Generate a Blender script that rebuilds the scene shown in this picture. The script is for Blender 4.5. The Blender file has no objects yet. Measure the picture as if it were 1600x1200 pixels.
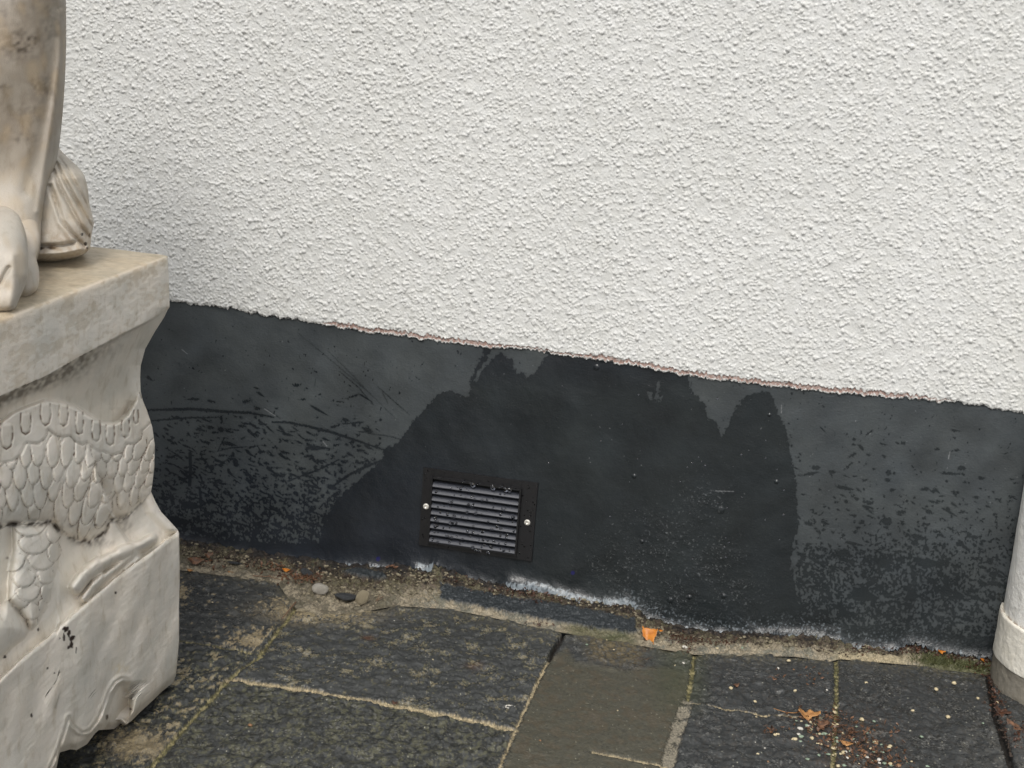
import bpy, math, random
import numpy as np
from mathutils import Matrix, Vector

# ------------------------------------------------------------------ camera, sky, sun
scene = bpy.context.scene
COL = scene.collection
YAW, PITCH, ROLL = map(math.radians, (-10.66, 15.18, -4.34))
FPX = 2400.0                                   # focal length in pixels of a 1600 wide picture
cy_, sy_, cp_, sp_ = math.cos(YAW), math.sin(YAW), math.cos(PITCH), math.sin(PITCH)
fwd = np.array([sy_*cp_, cy_*cp_, -sp_]); r0 = np.array([cy_, -sy_, 0.0]); d0 = np.cross(fwd, r0)
right = math.cos(ROLL)*r0 + math.sin(ROLL)*d0
down = -math.sin(ROLL)*r0 + math.cos(ROLL)*d0
CAM = np.array([0.0, -2.79216, 1.20651])
cd = bpy.data.cameras.new('camera'); cam = bpy.data.objects.new('camera', cd); COL.objects.link(cam)
cd.sensor_width = 36; cd.sensor_fit = 'HORIZONTAL'; cd.lens = 36*FPX/1600; cd.clip_start = 0.05; cd.clip_end = 500
m = Matrix.Identity(4)
for i in range(3):
    m[i][0] = right[i]; m[i][1] = -down[i]; m[i][2] = -fwd[i]; m[i][3] = CAM[i]
cam.matrix_world = m
scene.camera = cam

SUN_EL, SUN_AZ = math.radians(50), math.radians(1)     # azimuth from -Y (behind the camera) towards -X (left)
to_sun = Vector((math.sin(SUN_AZ)*math.cos(SUN_EL), -math.cos(SUN_AZ)*math.cos(SUN_EL), math.sin(SUN_EL)))
w = bpy.data.worlds.new('World'); scene.world = w; w.use_nodes = True
nt = w.node_tree; bg = nt.nodes['Background']
sky = nt.nodes.new('ShaderNodeTexSky'); sky.sky_type = 'NISHITA'; sky.sun_disc = False
sky.sun_elevation = SUN_EL; sky.sun_rotation = math.atan2(to_sun.x, to_sun.y)
sky.air_density = 1.0; sky.dust_density = 4.0; sky.ozone_density = 0.6
hs = nt.nodes.new('ShaderNodeHueSaturation'); hs.inputs['Saturation'].default_value = 0.28   # cloud cover: nearly colourless sky
nt.links.new(sky.outputs[0], hs.inputs['Color']); nt.links.new(hs.outputs[0], bg.inputs[0])
bg.inputs[1].default_value = 0.15
sd = bpy.data.lights.new('sun', 'SUN'); sd.energy = 1.3; sd.angle = math.radians(16); sd.color = (1.0, 0.965, 0.91)
so = bpy.data.objects.new('sun', sd); COL.objects.link(so)
so.rotation_euler = to_sun.to_track_quat('Z', 'Y').to_euler()
vs = scene.view_settings; vs.view_transform = 'Standard'; vs.look = 'None'; vs.exposure = 0.0; vs.gamma = 1.0
scene.cycles.max_bounces = 8

# ------------------------------------------------------------------ small helpers
rng = np.random.default_rng(7); random.seed(7)
def tag(o, label=None, cat=None, group=None, kind=None):
    if label: o['label'] = label
    if cat: o['category'] = cat
    if group: o['group'] = group
    if kind: o['kind'] = kind
    return o
def empty(name, loc, label, cat, group=None):
    o = bpy.data.objects.new(name, None); COL.objects.link(o); o.location = loc; o.empty_display_size = .05
    return tag(o, label, cat, group)
def hit(u, v, ax, val):
    """points where the sight lines of (u, v) meet the plane axis ax = val"""
    u = np.asarray(u, float); v = np.asarray(v, float)
    d = fwd + ((u-800)/FPX)[..., None]*right + ((v-600)/FPX)[..., None]*down
    t = (np.asarray(val)-CAM[ax])/d[..., ax]
    return CAM + t[..., None]*d
def depthpt(u, v, dep):
    u = np.asarray(u, float); v = np.asarray(v, float)
    d = fwd + ((u-800)/FPX)[..., None]*right + ((v-600)/FPX)[..., None]*down
    return CAM + np.asarray(dep)[..., None]*d
def proj(P):
    q = P-CAM; z = q@fwd
    return 800+FPX*(q@right)/z, 600+FPX*(q@down)/z
def wxz(pts):                      # traced points -> (x, z) on the wall plane
    p = np.array(pts, float); h = hit(p[:, 0], p[:, 1], 1, 0.0); return h[:, 0], h[:, 2]
def gxy(pts):                      # traced points -> (x, y) on the ground
    p = np.array(pts, float); h = hit(p[:, 0], p[:, 1], 2, 0.0); return h[:, 0], h[:, 1]
def sstep(a, b, x):
    t = np.clip((x-a)/(b-a), 0, 1); return t*t*(3-2*t)
def lin(c):                        # sRGB 0-255 -> linear
    c = np.array(c, float)/255; return np.where(c <= .04045, c/12.92, ((c+.055)/1.055)**2.4)
def field(seed, n, lo, hi, ax=1.0):
    """periodic random relief, n x n cells, wavelengths between lo and hi cells; ax stretches it along x"""
    g = np.random.default_rng(seed)
    F = np.fft.fft2(g.standard_normal((n, n)))
    fy = np.fft.fftfreq(n)[:, None]; fx = np.fft.fftfreq(n)[None, :]*ax
    k = np.hypot(fx, fy); k[0, 0] = 1
    w_ = np.exp(-(k*lo)**2)*(1-np.exp(-(k*hi)**2))/k**.8; w_[0, 0] = 0
    f = np.real(np.fft.ifft2(F*w_)); return f/f.std()
def samp(T, x, y, cell):
    n0, n1 = T.shape
    fx = x/cell; fy = y/cell
    ix = np.floor(fx).astype(np.int64); iy = np.floor(fy).astype(np.int64)
    ax = fx-ix; ay = fy-iy
    a = T[iy % n0, ix % n1]; b = T[iy % n0, (ix+1) % n1]; c = T[(iy+1) % n0, ix % n1]; d = T[(iy+1) % n0, (ix+1) % n1]
    return (a*(1-ax)+b*ax)*(1-ay)+(c*(1-ax)+d*ax)*ay
def pdist(x, y, pts, closed=False):
    p = np.array(pts, float); best = np.full(np.shape(x), 1e9)
    n = len(p)
    for i in range(n if closed else n-1):
        a = p[i]; b = p[(i+1) % n]; e = b-a; L = e@e+1e-12
        t = np.clip(((x-a[0])*e[0]+(y-a[1])*e[1])/L, 0, 1)
        best = np.minimum(best, np.hypot(x-a[0]-t*e[0], y-a[1]-t*e[1]))
    return best
def inside(x, y, pts):
    p = np.array(pts, float); r = np.zeros(np.shape(x), bool)
    for i in range(len(p)):
        x1, y1 = p[i]; x2, y2 = p[(i+1) % len(p)]
        if y1 == y2: continue
        c = ((y1 > y) != (y2 > y)) & (x < (x2-x1)*(y-y1)/(y2-y1)+x1); r ^= c
    return r
def sdf(x, y, pts):                # positive inside
    d = pdist(x, y, pts, True); return np.where(inside(x, y, pts), d, -d)
def make_mesh(name, V, F, mat, parent=None, attrs=None, smooth=True, cols=None):
    V = np.asarray(V, np.float32); me = bpy.data.meshes.new(name)
    if isinstance(F, np.ndarray):
        k = F.shape[1]; nf = len(F)
        me.vertices.add(len(V)); me.vertices.foreach_set('co', V.ravel())
        me.loops.add(nf*k); me.loops.foreach_set('vertex_index', F.astype(np.int32).ravel())
        me.polygons.add(nf); me.polygons.foreach_set('loop_start', np.arange(0, nf*k, k, dtype=np.int32))
        me.update(calc_edges=True)
    else:
        me.from_pydata([tuple(map(float, v)) for v in V], [], F); me.update()
    me.polygons.foreach_set('use_smooth', np.full(len(me.polygons), smooth))
    for k_, a in (attrs or {}).items():
        at = me.attributes.new(k_, 'FLOAT', 'POINT'); at.data.foreach_set('value', np.asarray(a, np.float32).ravel())
    for k_, a in (cols or {}).items():
        at = me.attributes.new(k_, 'FLOAT_COLOR', 'POINT')
        c = np.ones((len(V), 4), np.float32); c[:, :3] = np.asarray(a).reshape(-1, 3); at.data.foreach_set('color', c.ravel())
    o = bpy.data.objects.new(name, me); COL.objects.link(o)
    if mat: me.materials.append(mat)
    if parent:
        o.parent = parent; o.matrix_parent_inverse = Matrix.Translation(parent.location).inverted()
    return o
def grid_faces(nr, nc, flip=False, wrap=False):
    i = np.arange(nr*nc).reshape(nr, nc)
    if wrap: i = np.concatenate([i, i[:, :1]], 1)
    a, b, c, d = i[:-1, :-1], i[:-1, 1:], i[1:, 1:], i[1:, :-1]
    q = np.stack([a, b, c, d] if not flip else [a, d, c, b], -1).reshape(-1, 4)
    return q
def axis(lo, hi, step, far_lo, far_hi):
    a = list(np.arange(lo, hi, step)); s = step
    left = []; x = lo
    while x > far_lo: s *= 1.12; x -= s; left.append(x)
    s = step; x = a[-1]; rgt = []
    while x < far_hi: s *= 1.12; x += s; rgt.append(x)
    return np.array(left[::-1]+a+rgt)

# ------------------------------------------------------------------ materials
def mat(name):
    M = bpy.data.materials.new(name); M.use_nodes = True
    t = M.node_tree; return M, t, t.nodes['Principled BSDF']
def node(t, typ, **kw):
    n = t.nodes.new(typ)
    for k, v in kw.items():
        if k in ('op',): n.operation = v
        elif k in n.inputs: n.inputs[k].default_value = v
        else: setattr(n, k, v)
    return n
def attr(t, name):
    n = t.nodes.new('ShaderNodeAttribute'); n.attribute_name = name; return n
def noise(t, scale, detail=3, rough=.55, vec=None, stretch=None):
    n = node(t, 'ShaderNodeTexNoise'); n.inputs['Scale'].default_value = scale; n.inputs['Detail'].default_value = detail
    n.inputs['Roughness'].default_value = rough
    tc = t.nodes.new('ShaderNodeTexCoord'); src = tc.outputs['Object']
    if stretch:
        mp = t.nodes.new('ShaderNodeMapping'); mp.inputs['Scale'].default_value = stretch
        t.links.new(src, mp.inputs[0]); src = mp.outputs[0]
    t.links.new(src, n.inputs['Vector']); return n
def ramp(t, src, stops):
    r = t.nodes.new('ShaderNodeValToRGB'); e = r.color_ramp.elements
    while len(e) < len(stops): e.new(.5)
    for i, (p, c) in enumerate(stops):
        e[i].position = p; e[i].color = (*c, 1) if len(c) == 3 else c
    t.links.new(src, r.inputs[0]); return r
def mixc(t, fac, a, b, mode='MIX'):
    n = t.nodes.new('ShaderNodeMix'); n.data_type = 'RGBA'; n.blend_type = mode
    for s, k in ((fac, 0), (a, 6), (b, 7)):
        if hasattr(s, 'is_linked') or hasattr(s, 'links'): t.links.new(s, n.inputs[k])
        else: n.inputs[k].default_value = s if k == 0 else (*s, 1)
    return n.outputs[2]
def mth(t, op, a, b=None, c=None, clamp=False):
    n = t.nodes.new('ShaderNodeMath'); n.operation = op; n.use_clamp = clamp
    for i, s in enumerate((a, b, c)):
        if s is None: continue
        if hasattr(s, 'links'): t.links.new(s, n.inputs[i])
        else: n.inputs[i].default_value = s
    return n.outputs[0]
def bump(t, bs, h, dist, strength=1.0, prev=None):
    b = t.nodes.new('ShaderNodeBump'); b.inputs['Distance'].default_value = dist; b.inputs['Strength'].default_value = strength
    t.links.new(h, b.inputs['Height'])
    if prev is not None: t.links.new(prev, b.inputs['Normal'])
    t.links.new(b.outputs[0], bs.inputs['Normal']); return b.outputs[0]
def simple(name, col, rough=.6, nscale=None, namp=.25, bdist=None, bscale=None, metal=0):
    M, t, bs = mat(name); bs.inputs['Roughness'].default_value = rough; bs.inputs['Metallic'].default_value = metal
    if nscale:
        n = noise(t, nscale, 4); lo = [c*(1-namp) for c in col]; hi = [min(1, c*(1+namp)) for c in col]
        r = ramp(t, n.outputs[0], [(.3, lo), (.7, hi)]); t.links.new(r.outputs[0], bs.inputs['Base Color'])
    else: bs.inputs['Base Color'].default_value = (*col, 1)
    if bdist:
        n2 = noise(t, bscale or nscale, 4); bump(t, bs, n2.outputs[0], bdist)
    return M

# roughcast: white masonry paint over render, colour attribute for the unpainted strip
M_RENDER, t, bs = mat('white_roughcast')
a = attr(t, 'tint'); n1 = noise(t, 3.0, 4); r1 = ramp(t, n1.outputs[0], [(.3, (.93, .93, .92)), (.7, (1, 1, 1))])
n1b = noise(t, 60, 3); r1b = ramp(t, n1b.outputs[0], [(.3, (.95, .945, .93)), (.65, (1, 1, 1))])
c1 = mixc(t, 1.0, a.outputs['Color'], r1.outputs[0], 'MULTIPLY'); c2 = mixc(t, 1.0, c1, r1b.outputs[0], 'MULTIPLY')
t.links.new(c2, bs.inputs['Base Color']); bs.inputs['Roughness'].default_value = .75
n2 = noise(t, 420, 3, .6); bump(t, bs, n2.outputs[0], .0007)

# plinth: dark bitumen-like paint; wet film darker and glossier
M_PLINTH, t, bs = mat('dark_plinth_paint')
a = attr(t, 'tint'); wa = attr(t, 'wet'); ga = attr(t, 'grain')
n1 = noise(t, 9, 5, .6); r1 = ramp(t, n1.outputs[0], [(.3, (.86, .88, .92)), (.7, (1.1, 1.08, 1.04))])
n1b = noise(t, 160, 3, .6, stretch=(1, 1, 2.2)); r1b = ramp(t, n1b.outputs[0], [(.3, (.88, .88, .88)), (.7, (1.1, 1.1, 1.1))])
c1 = mixc(t, 1.0, a.outputs['Color'], r1.outputs[0], 'MULTIPLY'); c2 = mixc(t, 1.0, c1, r1b.outputs[0], 'MULTIPLY')
t.links.new(c2, bs.inputs['Base Color'])
rr = mth(t, 'MULTIPLY_ADD', wa.outputs['Fac'], -.26, .50); t.links.new(rr, bs.inputs['Roughness'])
bs.inputs['Specular IOR Level'].default_value = .45
n2 = noise(t, 110, 4, .6, stretch=(.6, 1, 1.6)); b1 = bump(t, bs, n2.outputs[0], .00025)
n3 = noise(t, 330, 3, .65, stretch=(.7, 1, 1.5)); hh = mth(t, 'MULTIPLY', n3.outputs[0], ga.outputs['Fac']); bump(t, bs, hh, .0012, 1, b1)

# ground materials: tint and wetness attributes from the geometry
def ground_mat(name, b_scale, b_dist, stretch=None, spec=.5):
    M, t, bs = mat(name); a = attr(t, 'tint'); wa = attr(t, 'wet')
    n1 = noise(t, 260, 8, .75, stretch=stretch); r1 = ramp(t, n1.outputs[0], [(.34, (.62, .62, .62)), (.5, (1, 1, 1)), (.66, (1.5, 1.48, 1.43))])
    c1 = mixc(t, 1.0, a.outputs['Color'], r1.outputs[0], 'MULTIPLY'); t.links.new(c1, bs.inputs['Base Color'])
    n4 = noise(t, 30, 4, .6)
    rr = mth(t, 'MULTIPLY_ADD', wa.outputs['Fac'], -.5, .72); rr2 = mth(t, 'MULTIPLY_ADD', n4.outputs[0], .25, rr); rr3 = mth(t, 'SUBTRACT', rr2, .12)
    t.links.new(rr3, bs.inputs['Roughness']); bs.inputs['Specular IOR Level'].default_value = spec
    n2 = noise(t, b_scale, 9, .72, stretch=stretch)
    inv = mth(t, 'MULTIPLY_ADD', wa.outputs['Fac'], -.75, 1.0); hh = mth(t, 'MULTIPLY', n2.outputs[0], inv)
    bump(t, bs, hh, b_dist); return M
M_SLATE = ground_mat('wet_slate', 90, .0008, (.6, 1.5, 1))
M_MORTAR = ground_mat('rough_mortar', 260, .004)

# marble
M_MARBLE, t, bs = mat('weathered_marble')
a = attr(t, 'tint'); n1 = noise(t, 7, 5, .6); r1 = ramp(t, n1.outputs[0], [(.3, (.84, .86, .86)), (.5, (.97, .96, .94)), (.7, (1.06, 1.02, .97))])
n1b = noise(t, 55, 5, .65, stretch=(1, 1, .5)); r1b = ramp(t, n1b.outputs[0], [(.28, (.80, .77, .72)), (.48, (1, 1, 1)), (1, (1, 1, 1))])
c1 = mixc(t, 1.0, a.outputs['Color'], r1.outputs[0], 'MULTIPLY'); c2 = mixc(t, 1.0, c1, r1b.outputs[0], 'MULTIPLY')
t.links.new(c2, bs.inputs['Base Color']); bs.inputs['Roughness'].default_value = .5
n2 = noise(t, 45, 5, .6); b1 = bump(t, bs, n2.outputs[0], .0005); n3 = noise(t, 500, 3); bump(t, bs, n3.outputs[0], .0004, 1, b1)
bs.inputs['Subsurface Weight'].default_value = .08; bs.inputs['Subsurface Radius'].default_value = (.01, .008, .006); bs.inputs['Subsurface Scale'].default_value = .5

M_COLUMN, t, bs = mat('white_column_paint')
a = attr(t, 'tint'); n1 = noise(t, 18, 5, .6); r1 = ramp(t, n1.outputs[0], [(.3, (.94, .93, .90)), (.65, (1, 1, 1))])
n1b = noise(t, 120, 4, .6, stretch=(1, 1, .6)); r1b = ramp(t, n1b.outputs[0], [(.3, (.90, .89, .87)), (.52, (1, 1, 1))])
c1 = mixc(t, 1.0, a.outputs['Color'], r1.outputs[0], 'MULTIPLY'); c2 = mixc(t, 1.0, c1, r1b.outputs[0], 'MULTIPLY')
t.links.new(c2, bs.inputs['Base Color']); bs.inputs['Roughness'].default_value = .6
n2 = noise(t, 90, 4); bump(t, bs, n2.outputs[0], .0022)

M_VENT = simple('black_plastic', (.011, .011, .012), .34, 300, .2, .0002, 500)
M_LOUVRE = simple('louvre_sky_sheen', (.046, .050, .062), .40, 300, .2, .0001, 500)  # same black plastic, with the sky's reflection put into its base colour
M_VOID = simple('cavity_shade', (.004, .004, .004), .8)  # near-black sheet colour stands in for the unlit hollow behind the louvres
M_SCREW = simple('screw_steel', (.70, .68, .62), .38, 900, .15, metal=.4)
M_WATER, t, bs = mat('rain_water'); bs.inputs['Base Color'].default_value = (1, 1, 1, 1); bs.inputs['Roughness'].default_value = .02
bs.inputs['IOR'].default_value = 1.42; bs.inputs['Base Color'].default_value = (.45, .46, .5, 1); bs.inputs['Transmission Weight'].default_value = 1.0

# ------------------------------------------------------------------ traced lines
TOP = [(-60, 428), (269, 470), (360, 483), (416, 493), (465, 500), (517, 509), (570, 518), (640, 527), (691, 534), (768, 544), (812, 545),
       (845, 549), (897, 558), (1000, 573), (1060, 585), (1160, 598), (1200, 603), (1300, 614), (1408, 622), (1533, 633), (1600, 647), (1900, 690)]
BOT = [(-60, 800), (281, 846), (327, 851), (396, 863), (447, 870), (490, 877), (520, 883), (548, 885), (606, 889), (613, 888), (618, 881), (630, 884),
       (652, 886), (672, 891), (676, 892), (679, 880), (700, 890), (720, 898), (760, 911), (792, 911), (821, 917), (852, 922), (897, 934), (931, 943),
       (965, 944), (984, 946), (992, 956), (1010, 968), (1040, 977), (1055, 983), (1078, 990), (1100, 993), (1140, 996), (1180, 994), (1235, 991),
       (1283, 995), (1312, 1001), (1330, 1014), (1354, 1010), (1372, 1014), (1400, 1013), (1420, 1004), (1434, 1005), (1454, 1013), (1487, 1018),
       (1508, 1023), (1547, 1027), (1620, 1036), (1900, 1072)]
SLABEDGE = [(-60, 850), (281, 890), (340, 898), (390, 905), (437, 913), (463, 950), (500, 962), (560, 957), (620, 946), (700, 951), (760, 962), (822, 976),
            (881, 988), (993, 1007), (1085, 1022), (1160, 1024), (1240, 1025), (1297, 1033), (1312, 1029), (1420, 1038), (1465, 1045), (1530, 1052), (1650, 1068), (1900, 1100)]
tx, tz = wxz(TOP); bx_, bz_ = wxz(BOT); sx_, sy2_ = gxy(SLABEDGE)
def z_top(x): return np.interp(x, tx, tz)
def z_bot(x): return np.interp(x, bx_, bz_)
def y_slab(x): return np.interp(x, sx_, sy2_)
XD = axis(-1.42, .56, .0013, -3.5, 3.5)
XP = axis(-1.30, .58, .0011, -3.5, 3.5)

# ------------------------------------------------------------------ house wall
house = empty('house_wall', (0, 0, 0), 'white roughcast house wall with a dark painted plinth along its foot', 'wall')

# roughcast relief: thousands of little lumps thrown on, in clumps
CELL = .0013; NZ, NX = 1000, 1700
Hc = np.zeros((NZ, NX)); clump = field(3, 1024, 8, 60)
NB = 150000
cx = rng.uniform(0, NX, NB); cz = rng.uniform(0, NZ, NB)
keep = samp(clump, cx, cz, 1.0)*.45+rng.normal(0, .5, NB) > -.35
cx, cz = cx[keep], cz[keep]; nb = len(cx)
ra = np.clip(rng.lognormal(math.log(1.42), .30, nb), 1.0, 3.0); rb = ra*rng.uniform(.72, 1, nb); th = rng.uniform(0, math.pi, nb)
hh_ = np.sqrt(ra*rb)*rng.uniform(.4, .95, nb)*CELL*1.35
for dy in range(-5, 6):
    for dx in range(-5, 6):
        ix = np.floor(cx).astype(int)+dx; iz = np.floor(cz).astype(int)+dy
        ex = ix-cx; ez = iz-cz; p = (ex*np.cos(th)+ez*np.sin(th))/ra; q = (-ex*np.sin(th)+ez*np.cos(th))/rb
        h = hh_*np.sqrt(np.clip(1.15-(p*p+q*q), 0, 1))
        np.maximum.at(Hc, (iz % NZ, ix % NX), h)
und = field(4, 1024, 10, 90); fine = field(5, 1024, 1.6, 6)
T_ = np.concatenate([[0, .0002, .0008, .0016, .0026, .0038, .0050, .0064], np.arange(.0078, .735, .0013)]); s = .0013
T_ = list(T_)
while T_[-1] < 2.6: s *= 1.1; T_.append(T_[-1]+s)
T_ = np.array(T_)
rag = field(6, 1024, 1.2, 9); rag2 = field(8, 1024, 6, 40)
X, T = np.meshgrid(XD, T_)
edge = z_top(XD)+(samp(rag, XD, XD*0+3.3, .0015)*.0010+samp(rag2, XD, XD*0+1.3, .0015)*.0012)
Z = edge[None, :]+T
h = samp(Hc, X, Z, CELL)+.00035*samp(und, X, Z, CELL)+.00025*samp(fine, X, Z, CELL)
lip = np.sqrt(np.clip(T/.005, 0, 1))
Y = -(.0015+.0035*lip)-h*sstep(.0, .010, T)*1.0-.0012*samp(rag, X, Z, .0015)*np.exp(-T/.006)
Y[0, :] = .004
P = np.stack([X, Y, Z], -1).reshape(-1, 3)
white = np.array([.70, .705, .69]); pink = np.array([.36, .235, .20])
pu, pv = proj(np.stack([XD, XD*0, z_top(XD)], -1))
stripw = np.interp(pu, [500, 530, 620, 760, 800, 900, 930, 1100, 1380, 1440, 1500], [0, 1, 1, 1, .35, .45, 1, 1, 1, .6, 0])
lo = .0036+.0012*samp(rag, XD, XD*0+7.7, .0015); hi = .0108+.0012*samp(rag, XD, XD*0+11.7, .0015)
sm = ((T > lo[None]) & (T < (lo+(hi-lo)*stripw)[None])).astype(float)*(stripw > .05)[None]
sm *= np.clip(.9+.25*samp(rag, X, Z, .0015), 0, 1)
# bits of the dark paint on the very edge
dk = ((T < .0032) & (samp(rag, X*1.0+.4, Z, .0019) > .55)).astype(float)
colr = white[None, None]*(1-sm[..., None])+pink[None, None]*sm[..., None]
colr = colr*(1-dk[..., None])+np.array([.04, .042, .045])*dk[..., None]
smx = np.clip(sm*1.4, 0, 1); Y = Y*(1-smx)+smx*(-.0030+.0004*samp(rag, X, Z, .0015))
P = np.stack([X, Y, Z], -1).reshape(-1, 3)
make_mesh('roughcast_render', P, grid_faces(len(T_), len(XD)), M_RENDER, house, cols={'tint': colr})

# ---- plinth: wetness drawn on the wall plane, 1 mm cells
RX0, RZ0, RC = -1.45, -.06, .0008
RW, RH = 2700, 850
gx, gz = np.meshgrid(RX0+np.arange(RW)*RC, RZ0+np.arange(RH)*RC)
gu, gv = proj(np.stack([gx, gx*0, gz], -1))
nA = field(21, 1024, 2.2, 14, .55); nB = field(22, 1024, 8, 60); nC = field(23, 1024, 1.5, 5); nD = field(24, 1024, 30, 260)
ju = gu+.5*samp(nC, gx, gz, .0012)+1.5*samp(nA, gx, gz, .002); jv = gv+.5*samp(nC, gz, gx, .0012)+1.2*samp(nB, gx, gz, .001)
PATCH = [(497, 850), (505, 820), (520, 790), (545, 762), (575, 737), (598, 716), (598, 702), (622, 690), (630, 680), (640, 664), (655, 648), (680, 620),
         (690, 611), (705, 609), (718, 617), (730, 620), (738, 604), (752, 582), (768, 562), (782, 548), (788, 556), (800, 562), (806, 576), (808, 584),
         (819, 578), (823, 590), (835, 582), (846, 566), (858, 549), (1068, 580), (1077, 592), (1081, 610), (1092, 622), (1101, 630), (1107, 655), (1122, 660),
         (1127, 682), (1133, 673), (1142, 652), (1160, 622), (1178, 611), (1204, 613), (1212, 635), (1224, 660), (1231, 682), (1236, 712), (1243, 745), (1246, 790),
         (1249, 822), (1240, 845), (1236, 880), (1244, 920), (1250, 958), (1300, 974), (1400, 982), (1480, 990), (1620, 1000), (1640, 1060), (1300, 1100), (400, 950), (270, 900), (270, 832),
         (330, 840), (400, 846), (460, 850)]
patch = sstep(-.8, .8, sdf(ju, jv, PATCH))
for pl in ([(757, 541), (767, 541), (763, 560), (747, 580), (740, 600), (733, 597), (744, 572), (752, 555)], [(748, 575), (741, 604), (733, 612), (736, 590)]):
    patch = np.maximum(patch, sstep(-1, 1, sdf(ju, jv, pl)))
for pl in ([(1028, 594), (1032, 596), (1028, 620), (1024, 627)], [(1012, 612), (1017, 612), (1018, 624), (1013, 622)], [(1029, 622), (1034, 618), (1036, 623), (1031, 627)]):
    patch = np.minimum(patch, 1-sstep(-1, 1, sdf(ju, jv, pl)))
spl = np.zeros_like(patch)
def blob(u, v, lu, lv, ang):
    """one splash drop, an ellipse with a thin tail"""
    global spl
    p = hit(u, v, 1, 0.0); ix, iz = int((p[0]-RX0)/RC), int((p[2]-RZ0)/RC); R_ = int(max(lu, lv)*1.3/.857*1.25)+5
    x0, x1, z0, z1 = max(ix-R_, 0), min(ix+R_, RW), max(iz-R_, 0), min(iz+R_, RH)
    if x1 <= x0 or z1 <= z0: return
    U = gu[z0:z1, x0:x1]+.9*nn[z0:z1, x0:x1]-u; V = gv[z0:z1, x0:x1]+.7*nn[z0:z1, x0:x1]-v
    a_ = U*math.cos(ang)+V*math.sin(ang); b_ = -U*math.sin(ang)+V*math.cos(ang)
    w_ = lv*(1-.55*np.clip(a_/lu, -1, 1)*(1 if lu > 2*lv else 0))
    d_ = np.hypot(a_/lu, b_/np.maximum(w_, .4)); spl[z0:z1, x0:x1] = np.maximum(spl[z0:z1, x0:x1], sstep(1.18, .85, d_))
nn = samp(nA, gx, gz, .001)
for k in range(1700):       # left of the wet patch
    u = random.uniform(228, 600); v = 560+295*random.random()**.42
    if u > 420 and random.random() > .8: continue
    lu = random.choice([2, 2.5, 3, 4, 5, 7, 9])*random.uniform(.6, 1.2); lv = random.uniform(1.0, 2.5)
    if v < 650 and random.random() < .8: continue
    blob(u, v, lu, lv, math.radians(random.gauss(22, 24) if u < 500 else random.gauss(-12, 32)))
for k in range(1700):       # right of it
    u = 1244+360*random.random()**1.15; v = 650+340*random.random()**.5
    if v < 760 and random.random() < .76: continue
    if v > 760 and v < 850 and random.random() < .5: continue
    lu = random.choice([2, 2.4, 3, 3.6, 5, 6.5])*random.uniform(.6, 1.15); lv = random.uniform(1.0, 2.9)
    blob(u, v, lu, lv, math.radians(random.gauss(14, 26)))
for (u, v, lu, lv, an) in [(463, 602, 6, 3, 0), (540, 656, 6, 3, 20), (552, 661, 16, 2, 175), (575, 672, 8, 4, 25), (470, 624, 8, 1.4, 175), (497, 700, 20, 3.5, 2), (360, 694, 12, 3, 15),
     (300, 624, 12, 2, 178), (500, 642, 18, 2, 30), (330, 668, 7, 3, 10), (345, 671, 6, 4, 30), (368, 722, 6, 4.5, 80), (331, 731, 5, 5, 0), (550, 620, 12, 1.5, 160), (572, 622, 14, 1.5, 32),
     (1275, 731, 7, 3.6, 0), (1262, 741, 17, 2.2, 170), (1300, 738, 5, 3, 0), (1322, 763, 16, 2.6, 10), (1388, 739, 5, 4, 70), (1387, 750, 4, 3, 0), (1331, 712, 8, 2, 150),
     (1346, 700, 7, 2.5, 50), (1357, 677, 9, 2, 145), (1325, 729, 10, 2, 140), (1447, 764, 5, 3, 0), (1502, 731, 7, 4, 5), (1488, 740, 19, 2, 3), (1534, 747, 6, 2.6, 5),
     (1493, 673, 8, 1.8, 5), (1411, 692, 4, 3, 0), (1460, 785, 9, 2, 15), (1487, 802, 12, 2, 30), (1408, 801, 8, 4, 165), (1357, 793, 10, 2.5, 15), (1385, 815, 8, 6, 20),
     (1437, 840, 14, 4, 15), (1312, 865, 16, 6, 170), (1480, 912, 4, 17, -14), (1502, 800, 6, 2.5, 170), (1220, 668, 13, 2.4, 22), (1336, 850, 16, 2.5, 12),
     (1380, 880, 15, 8, 10), (1455, 880, 26, 6, 5), (1492, 930, 14, 7, 10), (1350, 930, 22, 10, 10), (1428, 905, 4, 18, -8), (1425, 930, 8, 12, 0), (430, 796, 12, 3, 20), (300, 790, 16, 6, 10), (280, 815, 18, 7, 0), (520, 762, 10, 4, 20), (545, 800, 14, 7, -40)]:
    blob(u, v, lu, lv, math.radians(an))
def stroke(pts, w_, soft=.7):
    global spl
    p = np.array(pts, float); x0 = p[:, 0].min()-6; x1 = p[:, 0].max()+6; y0 = p[:, 1].min()-6; y1 = p[:, 1].max()+6
    mk = (gu > x0) & (gu < x1) & (gv > y0) & (gv < y1)
    d_ = pdist(gu[mk], gv[mk]+.5*nn[mk], p)
    ww = w_*(1-.5*np.abs((gu[mk]-x0)/(x1-x0+1e-6)*2-1)**3)
    spl[mk] = np.maximum(spl[mk], sstep(ww+soft, ww-soft, d_))
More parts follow.
